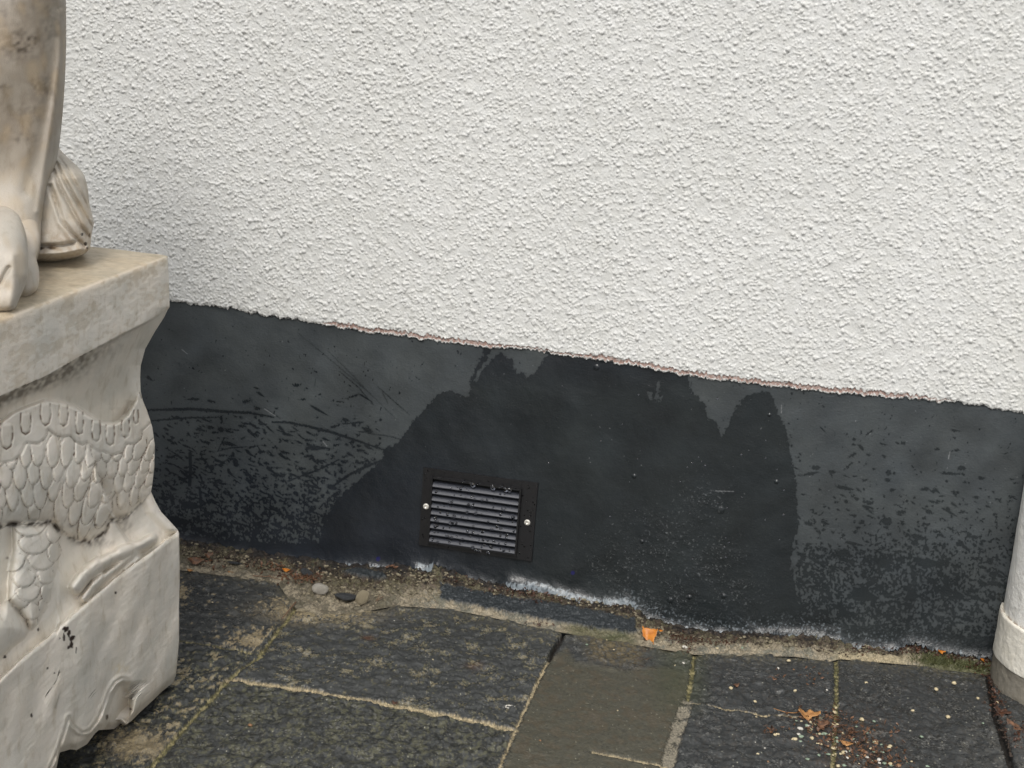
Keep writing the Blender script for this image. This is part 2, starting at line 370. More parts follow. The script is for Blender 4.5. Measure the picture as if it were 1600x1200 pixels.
for pts, w_ in [([(225, 641), (300, 639), (350, 643), (390, 645), (427, 652)], 2.6), ([(230, 658), (290, 653), (345, 652)], 1.7), ([(425, 660), (450, 660), (480, 666), (520, 676), (560, 689), (602, 704)], 2.4),
     ([(465, 520), (520, 565), (575, 612), (617, 653)], .6), ([(512, 548), (545, 580), (585, 622)], .6), ([(530, 580), (560, 605), (583, 632)], .9), ([(590, 604), (610, 622), (640, 648)], .8),
     ([(597, 612), (606, 630)], .7), ([(297, 708), (298, 730), (296, 758)], 3.0), ([(312, 762), (315, 790)], 2.4), ([(450, 752), (500, 733), (530, 718)], 1.8), ([(520, 760), (545, 742), (570, 730), (600, 718)], 2.6),
     ([(416, 640), (438, 654)], .8), ([(575, 677), (610, 682), (640, 690)], 1.0), ([(492, 602), (493, 592)], .7), ([(350, 685), (340, 705), (360, 700), (385, 698)], 1.3), ([(258, 700), (285, 715)], 1.2)]:
    stroke(pts, w_)
# lowest splash zone merges into continuous speckle
densL = sstep(700, 838, gv+.00*gu)*sstep(640, 520, gu)*(gu < 640); densR = sstep(800, 905, gv+.10*(gu-1250))*sstep(1232, 1250, gu)*(.55+.45*sstep(1620, 1420, gu))
speck = .85*samp(nA, gx+.3, gz, .0019)+.4*samp(nC, gx, gz+.2, .0022)+.35*samp(nB, gx, gz, .0016)
spk = sstep(-.08, .08, speck-(1.9-2.0*np.maximum(densL, densR)))
wetm = np.maximum(patch, np.maximum(spl, spk)*sstep(-6, 6, -0+0*gu+5))
# tiny pale scratches and paint specks
scr = np.zeros_like(wetm)
for k in range(150):
    u, v = random.uniform(230, 1590), random.uniform(500, 1000)
    if 845 < v and u < 900: continue
    p = hit(u, v, 1, 0.0); ix, iz = int((p[0]-RX0)/RC), int((p[2]-RZ0)/RC)
    if 4 < ix < RW-5 and 4 < iz < RH-5:
        L = random.choice([1, 1, 1, 2, 3]); dx = random.choice([-1, 0, 1, 1])
        for j in range(L): scr[iz-j if random.random() < .7 else iz, min(RW-1, max(0, ix+dx*j))] = random.uniform(.25, .8)
for pts in ([(284, 546), (293, 553)], [(1221, 633), (1221, 645)], [(1484, 706), (1482, 717)], [(1118, 767), (1146, 768)], [(505, 690), (511, 697)], [(413, 639), (430, 650)]):
    mk = pdist(gu, gv, pts) < .55; scr[mk] = .35
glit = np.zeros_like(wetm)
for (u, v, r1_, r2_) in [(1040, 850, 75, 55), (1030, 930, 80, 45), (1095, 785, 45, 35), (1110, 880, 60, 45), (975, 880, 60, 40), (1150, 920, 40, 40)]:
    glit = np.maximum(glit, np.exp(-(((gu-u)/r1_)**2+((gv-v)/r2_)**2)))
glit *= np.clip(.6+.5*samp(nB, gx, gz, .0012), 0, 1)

XG = XP; NR = 530
tt = np.concatenate([[0, 0], np.linspace(0, 1, NR)**1.0]); tt[:1] = 0
X, TT = np.meshgrid(XG, tt)
botr = z_bot(XG)+.0022*samp(rag, XG, XG*0+5.1, .0015)
topr = z_top(XG)+.008
Z = botr[None]+(topr-botr)[None]*TT
zsm = np.convolve(np.pad(z_bot(XG), 8, 'edge'), np.ones(17)/17, 'valid'); S = np.maximum(Z-zsm[None], -.002)
U, V = proj(np.stack([X, X*0, Z], -1))
bu, bv = proj(np.stack([XG, XG*0, botr], -1))
flare = np.interp(bu, [270, 520, 530, 606, 615, 640, 650, 676, 690, 780, 800, 985, 1000, 1040, 1060, 1250, 1330, 1420, 1450, 1540, 1600], [.004, .004, .010, .010, .003, .004, .008, .008, .003, .006, .014, .013, .009, .010, .014, .011, .008, .008, .006, .006, .006])
fl = 1.25*flare[None]*np.exp(-(np.maximum(S, 0)/.011)**1.25)*(1+.15*samp(nB, X, Z, .0025))
dens = np.exp(-(S/.035)**2)*np.interp(bu, [270, 500, 1000, 1050, 1600], [.35, .4, .8, 1, .8])[None]
Y = -fl-.00012*samp(nB, X, Z, .0018)-.0005*samp(nD, X, Z, .0018)-.0005*dens*samp(nB, X, Z, .0016)-.00006*samp(nC, X, Z, .0014)*(1+1.5*dens)
def over_(kk, m_, c): return kk*(1-m_[..., None])+c*m_[..., None]
def rs(A): return samp(A, np.clip(X-RX0, 0, (RW-2)*RC), np.clip(Z-RZ0, 0, (RH-2)*RC), RC)
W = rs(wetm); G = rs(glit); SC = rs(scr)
outm = (X < RX0+.01) | (X > RX0+(RW-3)*RC); W = np.where(outm, sstep(.12, .04, S), W)
Y -= .0004*G*np.clip(samp(nC, X, Z, .0022)-.6, 0, 3)
# rain drops sitting on the paint
for (u, v, r_) in [(991, 744, 3), (1213, 753, 2.6), (1131, 931, 3.2), (1047, 938, 4), (1077, 933, 3.2), (1003, 846, 2.6), (1126, 797, 5), (1202, 648, 2), (943, 560, 6), (932, 574, 4)]:
    p = hit(u, v, 1, 0.0); Y -= .0022*np.sqrt(np.clip(1-((X-p[0])**2+(Z-p[2])**2)/(r_/857*1.2)**2, 0, 1))
Y[0] = .03; Z[0] += .004; Y[1] = np.maximum(Y[2]+.004, -.004)
dry = lin((64, 69, 71)); wetc = lin((35, 40, 42)); wetb = lin((34, 37, 47))
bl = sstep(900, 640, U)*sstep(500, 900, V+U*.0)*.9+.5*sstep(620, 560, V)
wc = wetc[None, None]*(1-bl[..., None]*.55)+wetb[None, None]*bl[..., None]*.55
cc = dry[None, None]*(1-W[..., None])+wc*W[..., None]
cc = cc*(1+.10*samp(nD, X, Z, .0015))[..., None]
cc = cc*(1-SC[..., None])+np.array([.45, .46, .47])*SC[..., None]
for (u, v) in ((591, 873), (895, 895), (1186, 1007)):
    mk = np.hypot(U-u, V-v) < 3.2; cc[mk] = lin((30, 30, 80))
pxs = (proj(np.stack([X, X*0, zsm[None]+0*X], -1))[1]-V)
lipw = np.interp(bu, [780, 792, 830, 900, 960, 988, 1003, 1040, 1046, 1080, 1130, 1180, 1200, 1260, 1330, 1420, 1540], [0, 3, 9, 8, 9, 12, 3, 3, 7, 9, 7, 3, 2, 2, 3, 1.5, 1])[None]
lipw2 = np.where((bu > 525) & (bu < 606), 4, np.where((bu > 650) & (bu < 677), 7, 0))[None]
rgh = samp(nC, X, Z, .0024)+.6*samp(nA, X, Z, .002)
lip_sheen = np.clip(sstep(1.5, -1.5, pxs-np.maximum(lipw, lipw2)-2.0*rgh)*(np.maximum(lipw, lipw2) > 0), 0, 1)  # mask of the sky reflection painted along the wet lip
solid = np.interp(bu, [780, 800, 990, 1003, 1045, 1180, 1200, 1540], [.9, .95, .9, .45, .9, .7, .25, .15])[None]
lip_sheen *= np.clip(solid+.35*rgh, 0, 1)
lip_glints = sstep(.75, 1.15, samp(nC, X, Z, .0020)+.5*samp(nA, X, Z, .0018))*np.exp(-((pxs-14)/14)**2)*np.interp(bu, [940, 985, 1040, 1250, 1420, 1550], [0, .9, .8, .8, .4, .1])[None]  # broken sheen just above the lip, painted as pale specks
glint_flecks = sstep(1.0, 1.5, samp(nC, X, Z, .0018)+.4*samp(nA, X, Z, .0016))*G*.55  # sparkle of the glistening patch, painted as pale flecks
cc = over_(cc, np.clip(lip_sheen*.8+lip_glints*.6, 0, .85), lin((132, 141, 147))); cc = over_(cc, np.clip(glint_flecks, 0, .7), lin((120, 124, 126)))
gr = .22+.7*G+.35*dens
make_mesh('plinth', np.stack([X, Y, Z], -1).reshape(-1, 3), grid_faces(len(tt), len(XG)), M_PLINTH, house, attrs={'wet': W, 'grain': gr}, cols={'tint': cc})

# ---- mortar footing between plinth and paving, with a leftover painted strip on it
PAINTED = [(687, 909), (760, 926), (860, 940), (940, 956), (992, 968), (995, 992), (930, 985), (852, 971), (760, 953), (688, 938)]
CHIP = [(532, 893), (560, 889), (600, 897), (606, 905), (590, 908), (560, 903)]
NT = 110; ft = np.linspace(0, 1, NT); X, F_ = np.meshgrid(XP, ft)
ys = y_slab(XP)
zA = z_bot(XP)+.010
Yb = .012+(ys[None]-.006-.012)*F_
Zb = zA[None]*(1-F_)**1.15*(1-.25*np.sin(F_*math.pi))+.0015
rel = sstep(0, .12, F_)*sstep(1, .86, F_)
nE = field(31, 1024, 3, 22); nF = field(32, 1024, 1.3, 6); nG = field(33, 1024, 14, 90)
Zb += rel*(.0020*samp(nE, X, Yb, .0030)+.0006*samp(nF, X, Yb, .0016))
P0 = np.stack([X, Yb, Zb], -1); U, V = proj(P0)
pm = sstep(-1.5, 2.0, sdf(U, V, PAINTED)+1.2*samp(nE, X, Yb, .0022)); pc = sstep(-1, 2, sdf(U, V, CHIP)+.8*samp(nF, X, Yb, .0015))
Zb = Zb*(1-pm)+pm*(np.maximum(Zb*.6+.004, .004)+.004)+pc*.006
P0 = np.stack([X, Yb, Zb], -1)
beige = lin((152, 142, 122)); olive = lin((94, 88, 66)); brown = lin((62, 50, 41)); grey = lin((120, 118, 108)); darkp = lin((44, 49, 52)); green = lin((80, 82, 54)); black = lin((30, 26, 22))
q1 = samp(nG, X, Yb, .0016)+.45*samp(nE, X+.2, Yb, .0012)+.7*samp(nF, X, Yb+.3, .0012); q2 = samp(nE, X, Yb+.5, .0016)+.6*samp(nF, X+.1, Yb, .0011)
kk = beige[None, None]+0*X[..., None]
def over(kk, m_, c): return kk*(1-m_[..., None])+c*m_[..., None]
kk = over(kk, sstep(.1, .8, q1)*.9, grey); kk = over(kk, sstep(700, 600, U)*sstep(-1.4, .3, q1+q2)*.9, lin((98, 91, 77)))
kk = over(kk, sstep(.75, .35, F_+.12*q2)*.92, olive)
kk = over(kk, sstep(.0, .9, q2)*sstep(.7, .4, F_)*.9, brown)
kk = over(kk, sstep(.42, .2, F_+.16*q2+.12*q1)*.85, brown*.6); kk = over(kk, sstep(.30, .16, F_+.08*q2+.06*q1), black)  # shade of the gap under the plinth edge put into the colour
mossm = sstep(1430, 1450, U)*sstep(1028, 1034, V)*.9+sstep(870, 900, U)*sstep(1010, 980, U)*sstep(.6, .8, F_)*.7+sstep(.7, 1.3, q1)*.2
kk = over(kk, np.clip(mossm, 0, 1), green)
kk = over(kk, sstep(1290, 1320, U)*sstep(.45, .75, F_)*sstep(1440, 1400, U)*.7, lin((168, 155, 125)))
wsp = sstep(.7, 1.0, samp(nF, X, Yb, .0011))*pm*.35
kk = over(kk, pm, darkp); kk = over(kk, wsp, lin((120, 124, 128))); kk = over(kk, pc, darkp)
make_mesh('mortar_footing', P0.reshape(-1, 3), grid_faces(NT, len(XP), True), M_MORTAR, house, attrs={'wet': .35+.35*np.maximum(pm, pc)}, cols={'tint': kk})

# ------------------------------------------------------------------ paving
JOINTS = [ # traced pixel line, half width (m), kind: 0 olive, 1 beige, 2 dark gap, 3 grey mortar
    ([(464, 948), (405, 1026), (357, 1062), (236, 1196), (60, 1400)], .0036, 0),
    ([(-60, 975), (282, 1001), (330, 1008), (392, 1021)], .003, 0),
    ([(357, 1062), (430, 1071), (560, 1092), (700, 1118), (805, 1141)], .0062, 1),
    ([(880, 988), (866, 1015), (845, 1055), (805, 1141), (780, 1200), (700, 1420)], .0024, 1),
    ([(880, 988), (868, 1012), (858, 1030)], .0045, 2),
    ([(1085, 1022), (1080, 1060), (1074, 1098)], .0035, 0),
    ([(1074, 1098), (1062, 1132), (1048, 1175), (1040, 1210), (1010, 1320)], .0105, 3),
    ([(1082, 1099), (1130, 1106), (1190, 1117), (1245, 1121), (1302, 1122)], .0028, 1),
    ([(1306, 1028), (1307, 1060), (1306, 1120), (1301, 1210), (1295, 1400)], .0036, 0),
    ([(928, 1175), (985, 1186), (1046, 1198)], .0032, 1),
    ([(1543, 1052), (1556, 1120), (1566, 1150), (1584, 1210), (1640, 1420)], .006, 2),
    ([(60, 1400), (400, 1440), (780, 1500)], .005, 0), ([(720, 1400), (1010, 1430), (1640, 1500)], .005, 1)]
tg = [0, 0]; st = .0012; v_ = .0
while v_ < .92: tg.append(v_); v_ += st; st = min(.0018, st*1.002)
s = st
while v_ < 6: tg.append(v_); s *= 1.1; v_ += s
tg = np.array(tg); X, TG = np.meshgrid(axis(-1.12, .56, .0014, -5, 5), tg)
ys = y_slab(X[0]); ys += .0012*samp(rag2, X[0], X[0]*0, .0015)
Y = ys[None]-TG
U, V = proj(np.stack([X, Y, X*0], -1))
n1_ = field(41, 1024, 2.5, 25, .6); n2_ = field(42, 1024, 1.4, 7, .7); n3_ = field(43, 1024, 12, 110); n4_ = field(44, 1024, 5, 40, .5)
Zg = .00010*samp(n1_, X*.8, Y*1.2, .0040)+.00008*samp(n2_, X, Y, .0014)+.0015*samp(n3_, X, Y, .0018)
riv = samp(n4_, X*.7, Y*1.5, .0034); Zg += .0011*(sstep(.2, .3, riv)+sstep(-.5, -.42, riv))
SM = [(806, 1142), (858, 1030), (885, 1010), (900, 1034), (980, 1045), (1040, 1040), (1080, 1052), (1072, 1100), (1040, 1240), (990, 1420), (700, 1420)]   # smooth olive slab
smo = sstep(-6, 8, sdf(U, V, SM)); Zg *= (1-.85*smo)
S1 = [(200, 880), (464, 930), (464, 948), (392, 1021), (200, 995)]; S2 = [(-400, 980), (392, 1021), (357, 1062), (60, 1400), (-600, 1400)]
S4 = [(357, 1062), (805, 1141), (700, 1420), (60, 1400)]; S3 = [(464, 930), (880, 980), (805, 1141), (357, 1062)]
i1, i2, i3, i4 = (inside(U, V, s_).astype(float) for s_ in (S1, S2, S3, S4)); i6 = (U > 1085)*1.0
dark = lin((62, 64, 64)); dark2 = lin((50, 52, 53)); ol = lin((98, 97, 74)); bg_ = lin((150, 136, 108)); brn = lin((84, 72, 56)); olb = lin((88, 86, 74))
A = samp(n3_, X, Y, .0014); B = samp(n1_, X+.4, Y, .0018); C = samp(n2_, X, Y+.2, .0012); D = samp(n4_, X+.7, Y, .0016)
kk = dark[None, None]+0*X[..., None]; kk = over(kk, sstep(-.4, .8, A+.5*B), dark2)
kk = over(kk, i4*sstep(-.3, .8, .5*A+.8*B+.4*C)*.55, ol); kk = over(kk, i4*sstep(1.0, 1.6, .6*D+.8*C)*.4, bg_)
kk = over(kk, i4*sstep(-.1, .9, D-.5*B+.4*C)*.85, lin((34, 36, 34))); kk = over(kk, i2*sstep(.1, 1.0, B-.5*D+.4*C)*.7, lin((34, 36, 34)))
kk = over(kk, i3*sstep(.4, 1.4, .6*A+.7*B+.5*C)*.5, ol); kk = over(kk, i3*sstep(1.2, 1.8, .7*A+.4*B+.8*C)*.45, bg_)
tl = np.exp(-(((U-500)/75)**2+((V-955)/16)**2)); kk = over(kk, np.clip(tl*1.3+.25*C*tl, 0, 1)*sstep(-1.2, -.2, C+B), bg_)
kk = over(kk, i1*sstep(.2, .9, .5*D+.25*C+1.9*np.exp(-(((U-410)/62)**2+((V-1002)/18)**2))+1.3*np.exp(-(((U-285)/14)**2+((V-925)/20)**2))+.9*np.exp(-(((U-440)/35)**2+((V-945)/16)**2))-.55)*.85, bg_)
kk = over(kk, i2*sstep(.2, .9, .8*D+.6*C+.3*A)*.75, ol); kk = over(kk, i2*sstep(.8, 1.6, .8*A+.7*D+.2*C)*.7, bg_)
kk = over(kk, i2*np.clip(1.5*np.exp(-(((U-215)/60)**2+((V-1165)/26)**2))+.35*C+.2*D-.45, 0, .8), bg_*.9)
kk = over(kk, i6*sstep(.4, 1.2, B+.6*C)*.35, brn); kk = over(kk, i6*.55, dark2); kk = over(kk, (U > 1310)*sstep(-.3, 1.0, A+.4*B)*.5, lin((42, 42, 40)))
kk = over(kk, sstep(-3, 6, sdf(U, V, SM))*(.9+.08*B), olb*.82)
kk = over(kk, smo*sstep(-.2, 1.1, A+.3*B)*.35, brn)
g5 = sstep(60, 20, np.abs(U-960))*sstep(1046, 1028, V+.1*(960-U))*(V > 960); kk = over(kk, g5*(.45+.3*np.clip(B, -1, 1)), lin((105, 92, 64)))
kk = over(kk, sstep(1000, 1060, U)*sstep(1140, 1070, V)*sstep(1120, 1080, U)*.6, lin((66, 70, 52)))
nearw = np.exp(-TG/.02)*(.55+.3*C); kk = over(kk, np.clip(nearw, 0, .85)*sstep(-.8, .6, B+.7*C), lin((112, 106, 84)))
kk = over(kk, np.exp(-(((U-1330)/60)**2+((V-1165)/45)**2))*sstep(-.2, .6, C+B)*.85, lin((72, 54, 40)))
red = np.exp(-(((U-575)/9)**2+((V-996)/4)**2))+np.exp(-(((U-740)/14)**2+((V-1042)/6)**2))*.5; kk = over(kk, np.clip(red, 0, .8), lin((84, 60, 46)))
pale_glints = sstep(1.0, 1.7, samp(n2_, X*.6, Y*1.5, .0012)+.45*A+.3*D)*(1-.7*smo)*.42; kk = over(kk, pale_glints, lin((132, 132, 128)))  # streaky light flecks paint in fine highlights on the wet slate
dfk = sstep(1.0, 1.8, samp(n2_, X*.7+.5, Y*1.4, .0013)-.4*A)*.6*(1-.6*smo); kk = over(kk, dfk, lin((26, 27, 27)))
sparkle_specks = rng.random(X.shape) < .0018*(TG < 1.0); kk[sparkle_specks] = lin((170, 168, 150))  # random pale specks, painted as tiny sparkles on the slabs
wet = .80+.16*np.clip(A, -1, 1)*1.0+.25*smo-.25*np.clip(nearw, 0, 1)-.1*i4
jd = np.full(X.shape, 9.0); jc = {0: lin((108, 103, 70)), 1: lin((162, 149, 120)), 2: lin((28, 24, 20)), 3: lin((128, 122, 108))}
for pts, hw, kd in JOINTS:
    jx, jy = gxy(pts); p = np.stack([jx, jy], 1)
    d_ = pdist(X, Y, p)+.0013*samp(n2_, X, Y, .0015)+.0012*B*.6
    m_ = sstep(hw+.0008, hw-.0008, d_)
    if kd == 3: m_ *= sstep(-1.6, -.9, C+A)
    v_c = jc[kd][None, None]*(1+.28*np.clip(C, -1.5, 1.5))[..., None]
    if kd == 1: v_c = v_c*(1-.45*sstep(.3, 1.2, D))[..., None]
    if kd == 0: v_c = v_c*(1-.5*sstep(.2, 1.0, B))[..., None]+jc[1]*.35*sstep(.3, .9, -B)[..., None]
    kk = kk*(1-m_[..., None])+v_c*m_[..., None]
    Zg = Zg*(1-m_)+m_*((-.011 if kd == 2 else -.0030)+.0006*samp(n2_, X, Y, .0012))
    ed = sstep(hw+.004, hw+.0005, d_)*(1-m_); Zg -= ed*.0010; kk *= (1-.30*ed[..., None])
    wet = wet*(1-m_)+.3*m_
Zg += -.0012*np.exp(-TG/.005)
Zg[0] = -.03; Y[0] += .002; Y[1] += .0015; Zg[1] = -.012
paving = make_mesh('paving', np.stack([X, Y, Zg], -1).reshape(-1, 3), grid_faces(len(tg), X.shape[1]), M_SLATE, None, attrs={'wet': np.clip(wet, 0, 1)}, cols={'tint': np.clip(kk, 0, 1)})
# faces run down in y: flip so normals point up
paving.data.flip_normals(); tag(paving, kind='structure')
M_EARTH = simple('dark_earth', (.03, .026, .02), .9, 20, .3, .01, 60)
gv_ = [(-40, -40, -.032), (40, -40, -.032), (40, 4, -.032), (-40, 4, -.032)]
tag(make_mesh('ground', gv_, [(0, 1, 2, 3)], M_EARTH, smooth=False), kind='structure')

# ------------------------------------------------------------------ air vent
vent = empty('air_vent', tuple(hit(747, 803, 1, 0.0)), 'black plastic louvred air vent with two steel screws, wet with rain, on the dark plinth', 'air vent')
def boxes(name, bs_, m_, parent, bev=.0006, rot=None):
    import bmesh
    bm = bmesh.new()
    for (x0, x1, y0, y1, z0, z1) in bs_:
        r = bmesh.ops.create_cube(bm, size=1)['verts']
        for v in r: v.co = Vector(((x0+x1)/2+v.co.x*(x1-x0), (y0+y1)/2+v.co.y*(y1-y0), (z0+z1)/2+v.co.z*(z1-z0)))
    if bev: bmesh.ops.bevel(bm, geom=bm.edges[:], offset=bev, segments=2, affect='EDGES')
    me = bpy.data.meshes.new(name); bm.to_mesh(me); bm.free(); me.materials.append(m_)
    o = bpy.data.objects.new(name, me); COL.objects.link(o)
    if parent: o.parent = parent; o.matrix_parent_inverse = Matrix.Translation(parent.location).inverted()
    return o
vx0, vx1, vz0, vz1 = -.6885, -.4585, .083, .2455
ix0, ix1, iz0, iz1 = -.6690, -.4890, .0930, .2315
e = .0002
boxes('plate', [(vx0, ix0+.001, -.0055, -.0002, vz0, vz1), (ix1-.001, vx1, -.0055, -.0002, vz0, vz1), (ix0+.001+e, ix1-.001-e, -.0055, -.0002, vz0, iz0+.001), (ix0+.001+e, ix1-.001-e, -.0055, -.0002, iz1-.001, vz1)], M_VENT, vent, .0005)
FD = -.0155; fw = .0032
boxes('frame', [(ix0, ix0+fw, FD, .0, iz0, iz1), (ix1-fw, ix1, FD, .0, iz0, iz1), (ix0+fw+e, ix1-fw-e, FD, .0, iz1-fw, iz1), (ix0+fw+e, ix1-fw-e, FD+.002, .0, iz0, iz0+fw)], M_VENT, vent, .0005)
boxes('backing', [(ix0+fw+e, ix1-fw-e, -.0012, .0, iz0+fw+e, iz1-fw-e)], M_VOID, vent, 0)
LV, LF = [], []
npn = 9; z0_, z1_ = iz0+fw+.001, iz1-fw-.002; pitch = (z1_-z0_)/npn
for k in range(npn):
    zb_ = z0_+k*pitch; b0 = len(LV)
    pr = [(-.0150, zb_), (-.0150, zb_+.0012), (-.0140, zb_+.0030), (-.0118, zb_+.0052), (-.0092, zb_+.0068), (-.0030, zb_+.0088), (-.0030, zb_+.0076), (-.0090, zb_+.0055), (-.0128, zb_+.0020), (-.0138, zb_)]
    for xe in (ix0+fw+.0003, ix1-fw-.0003):
        for (y, z) in pr: LV.append((xe, y, z))
    n = len(pr)
    for i in range(n): LF.append((b0+i, b0+(i+1) % n, b0+n+(i+1) % n, b0+n+i))
    LF.append(tuple(b0+i for i in range(n))[::-1]); LF.append(tuple(b0+n+i for i in range(n)))
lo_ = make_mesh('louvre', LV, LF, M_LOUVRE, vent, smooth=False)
def screw(x, z, rot):
    import bmesh
    V_, F2 = [], []; N = 32; prof = [(0.0061, 0), (.0061, -.0006), (.0054, -.0014), (.0040, -.0020), (.0034, -.0021)]
    for (r_, y) in prof:
        for i in range(N): V_.append((r_*math.cos(i*2*math.pi/N), y, r_*math.sin(i*2*math.pi/N)))
    for j in range(len(prof)-1):
        for i in range(N): F2.append((j*N+i, j*N+(i+1) % N, (j+1)*N+(i+1) % N, (j+1)*N+i))
    # cross recess: ring inner vertices sink along four slots
    base = len(V_); c2 = []
    for i in range(N):
        an = i*2*math.pi/N; slot = abs(math.sin(2*(an-rot))) < .42; rr = .0030
        V_.append((rr*math.cos(an), -.0008 if slot else -.0021, rr*math.sin(an))); V_.append((.0009*math.cos(an), -.0002 if slot else -.0005, .0009*math.sin(an)))
    for i in range(N):
        j = (i+1) % N; F2.append(((len(prof)-1)*N+i, (len(prof)-1)*N+j, base+2*j, base+2*i)); F2.append((base+2*i, base+2*j, base+2*j+1, base+2*i+1))
    F2.append(tuple(base+2*i+1 for i in range(N)))
    V_ = [(x+a, -.0053+b, z+c) for a, b, c in V_]
    return make_mesh('screw', V_, F2, M_SCREW, vent, smooth=False)
screw(-.6783, .1660, .3); screw(-.4735, .1625, .9)
# rain drops on the vent
def domes(pts, seg=12, rings=4):
    V_, F2 = [], []
    for (c, nrm, r_, sx, fl) in pts:
        n = Vector(nrm).normalized(); a = n.orthogonal().normalized(); b = n.cross(a); o = len(V_); c = Vector(c)
        for j in range(rings+1):
            ph = (j/rings)*math.pi/2
            for i in range(seg):
                an = i*2*math.pi/seg; q = c+(a*math.cos(an)+b*math.sin(an)*sx)*r_*math.cos(ph)*.999+n*r_*fl*math.sin(ph)
                V_.append(tuple(q))
        for j in range(rings):
            for i in range(seg): F2.append((o+j*seg+i, o+j*seg+(i+1) % seg, o+(j+1)*seg+(i+1) % seg, o+(j+1)*seg+i))
        F2.append(tuple(o+i for i in range(seg))[::-1])
    return V_, F2
dr = []
for k in range(110):
    x = random.uniform(ix0+.006, ix1-.006); kx = random.randrange(npn); z = z0_+kx*pitch+random.uniform(.001, .0075)
    yy = np.interp(z-(z0_+kx*pitch), [.0012, .0042, .0085], [-.0150, -.0138, -.0104]); dr.append(((x, yy+.0002, z), (0, -1, .5), random.choice([.0015, .0019, .0023, .0028, .0036])*random.uniform(.8, 1.1), 1.0, .75))
for k in range(46):
    while True:
        x = random.uniform(vx0+.003, vx1-.003); z = random.uniform(vz0+.003, vz1-.003)
        if not (ix0-.002 < x < ix1+.002 and iz0-.002 < z < iz1+.002): break
    dr.append(((x, -.0055, z), (0, -1, 0), random.choice([.0009, .0012, .0017])*random.uniform(.8, 1.1), 1.0, .65))
for x, r_ in ((-.655, .005), (-.632, .003), (-.605, .006), (-.59, .004), (-.575, .006), (-.548, .005), (-.530, .007), (-.515, .006), (-.500, .004)):
    dr.append(((x, -.0145, iz1-.0003), (0, -.5, 1), r_*.8, .5, .35)); 
for x in (-.585, -.545, -.520, -.512): dr.append(((x, -.0158, iz1-.004), (0, -1, 0), .0042, 1.3, .5))
for x, z in ((-.570, iz0+.0005), (-.545, iz0-.001), (-.562, iz0)): dr.append(((x, -.0145, z), (0, -1, .2), .003, 1.2, .6))
for k in range(60):
    u, v = random.uniform(850, 1230), random.uniform(600, 960); p = hit(u, v, 1, 0.0); dr.append(((p[0], -.0012, p[2]), (0, -1, 0), random.uniform(.0007, .0018), 1, .7))
Vd, Fd = domes(dr)
tag(make_mesh('raindrops', Vd, Fd, M_WATER), 'clear beads of rain clinging to the black vent and the plinth around it', 'water', kind='stuff')

# ------------------------------------------------------------------ round column at the right edge
colm = empty('round_column', (.563, -.036, 0), 'white painted round column with a raised collar and a grey foot at the right edge', 'column')
def ring_surface(name, prof, R0, cxy, tintf, rough_amp=.00028, N=260):
    V_ = []; tints = []
    an = np.linspace(0, 2*math.pi, N, endpoint=False)
    for (r_, z) in prof:
        nz = rough_amp*samp(nB, an*R0, an*0+z, .0018)+rough_amp*.6*samp(n3_, an*R0, an*0+z, .002)
        rr_ = r_+nz; V_.append(np.stack([cxy[0]+rr_*np.cos(an), cxy[1]+rr_*np.sin(an), z+0*an], -1)); tints.append(tintf(an, z))
    return make_mesh(name, np.concatenate(V_), grid_faces(len(prof), N, wrap=True), M_COLUMN, colm, cols={'tint': np.concatenate(tints)})
def smooth_prof(z0, z1, r_, n=40): return [(r_, z) for z in np.linspace(z0, z1, n)]
cc_ = (.563, -.036)
ctint = lin((242, 241, 236)); gtint = lin((136, 131, 120)); stain = lin((140, 110, 90))
zc = .135; zf = .052
def t_up(an, z):
    k = np.exp(-max(z-zc-.002, 0)/.002)*(.5+.5*np.sign(samp(nC, an*.1, an*0, .003))); return ctint*(1-.7*k[:, None])+stain*.7*k[:, None]
def t_col(an, z):
    k = .55*np.exp(-abs(z-zc)/.0025)*(.5+.5*np.tanh(2*samp(nB, an*.14, an*0+.2, .003))); g = lin((238, 234, 222)); return g*(1-k[:, None])+stain*k[:, None]
def t_ft(an, z): return np.repeat((gtint*(1+.04*math.sin(z*90)))[None], len(an), 0)
ring_surface('shaft', smooth_prof(zc-.001, zc+.05, .1345, 40)+smooth_prof(zc+.052, 2.6, .1345, 200), .134, cc_, t_up)
ring_surface('collar', [(.1335, zf-.002), (.1398, zf-.001)]+smooth_prof(zf, zc-.004, .1405, 50)+[(.1405, zc-.002), (.1398, zc), (.1375, zc+.0012), (.1348, zc+.0005), (.1330, zc-.002)], .14, cc_, t_col)
ring_surface('foot', smooth_prof(-.03, zf, .1385, 40)+[(.136, zf+.0005)], .138, cc_, t_ft)

# ------------------------------------------------------------------ carved pedestal
XF = -.945
ped = None
SILH = [(401, 262), (440, 264), (470, 265), (480, 265), (484, 262), (495, 257), (520, 241), (545, 227), (571, 220), (590, 219), (612, 220), (625, 223), (642, 230), (667, 238), (695, 242),
        (730, 241), (758, 238), (768, 236), (784, 243), (800, 252), (815, 266), (828, 278), (833, 280), (900, 281), (943, 280), (1002, 280), (1045, 276), (1055, 275), (1066, 271), (1090, 244)]
SB = [(-400, 812), (0, 621), (30, 607), (70, 590), (100, 573), (135, 553), (192, 522), (230, 503), (265, 481), (300, 462)]
MT = [(-300, 760), (0, 659), (19, 644), (37, 636), (52, 630), (69, 624), (85, 624), (100, 627), (115, 632), (127, 639), (137, 646), (151, 654), (161, 658), (176, 660), (185, 657), (197, 647), (205, 635), (212, 625), (216, 612), (219, 598), (290, 520)]
BB = [(-300, 900), (0, 823), (19, 818), (37, 820), (80, 816), (90, 826), (109, 839), (122, 843), (139, 846), (155, 838), (166, 829), (172, 812), (184, 813), (195, 809), (207, 800), (222, 784), (236, 767), (290, 715)]
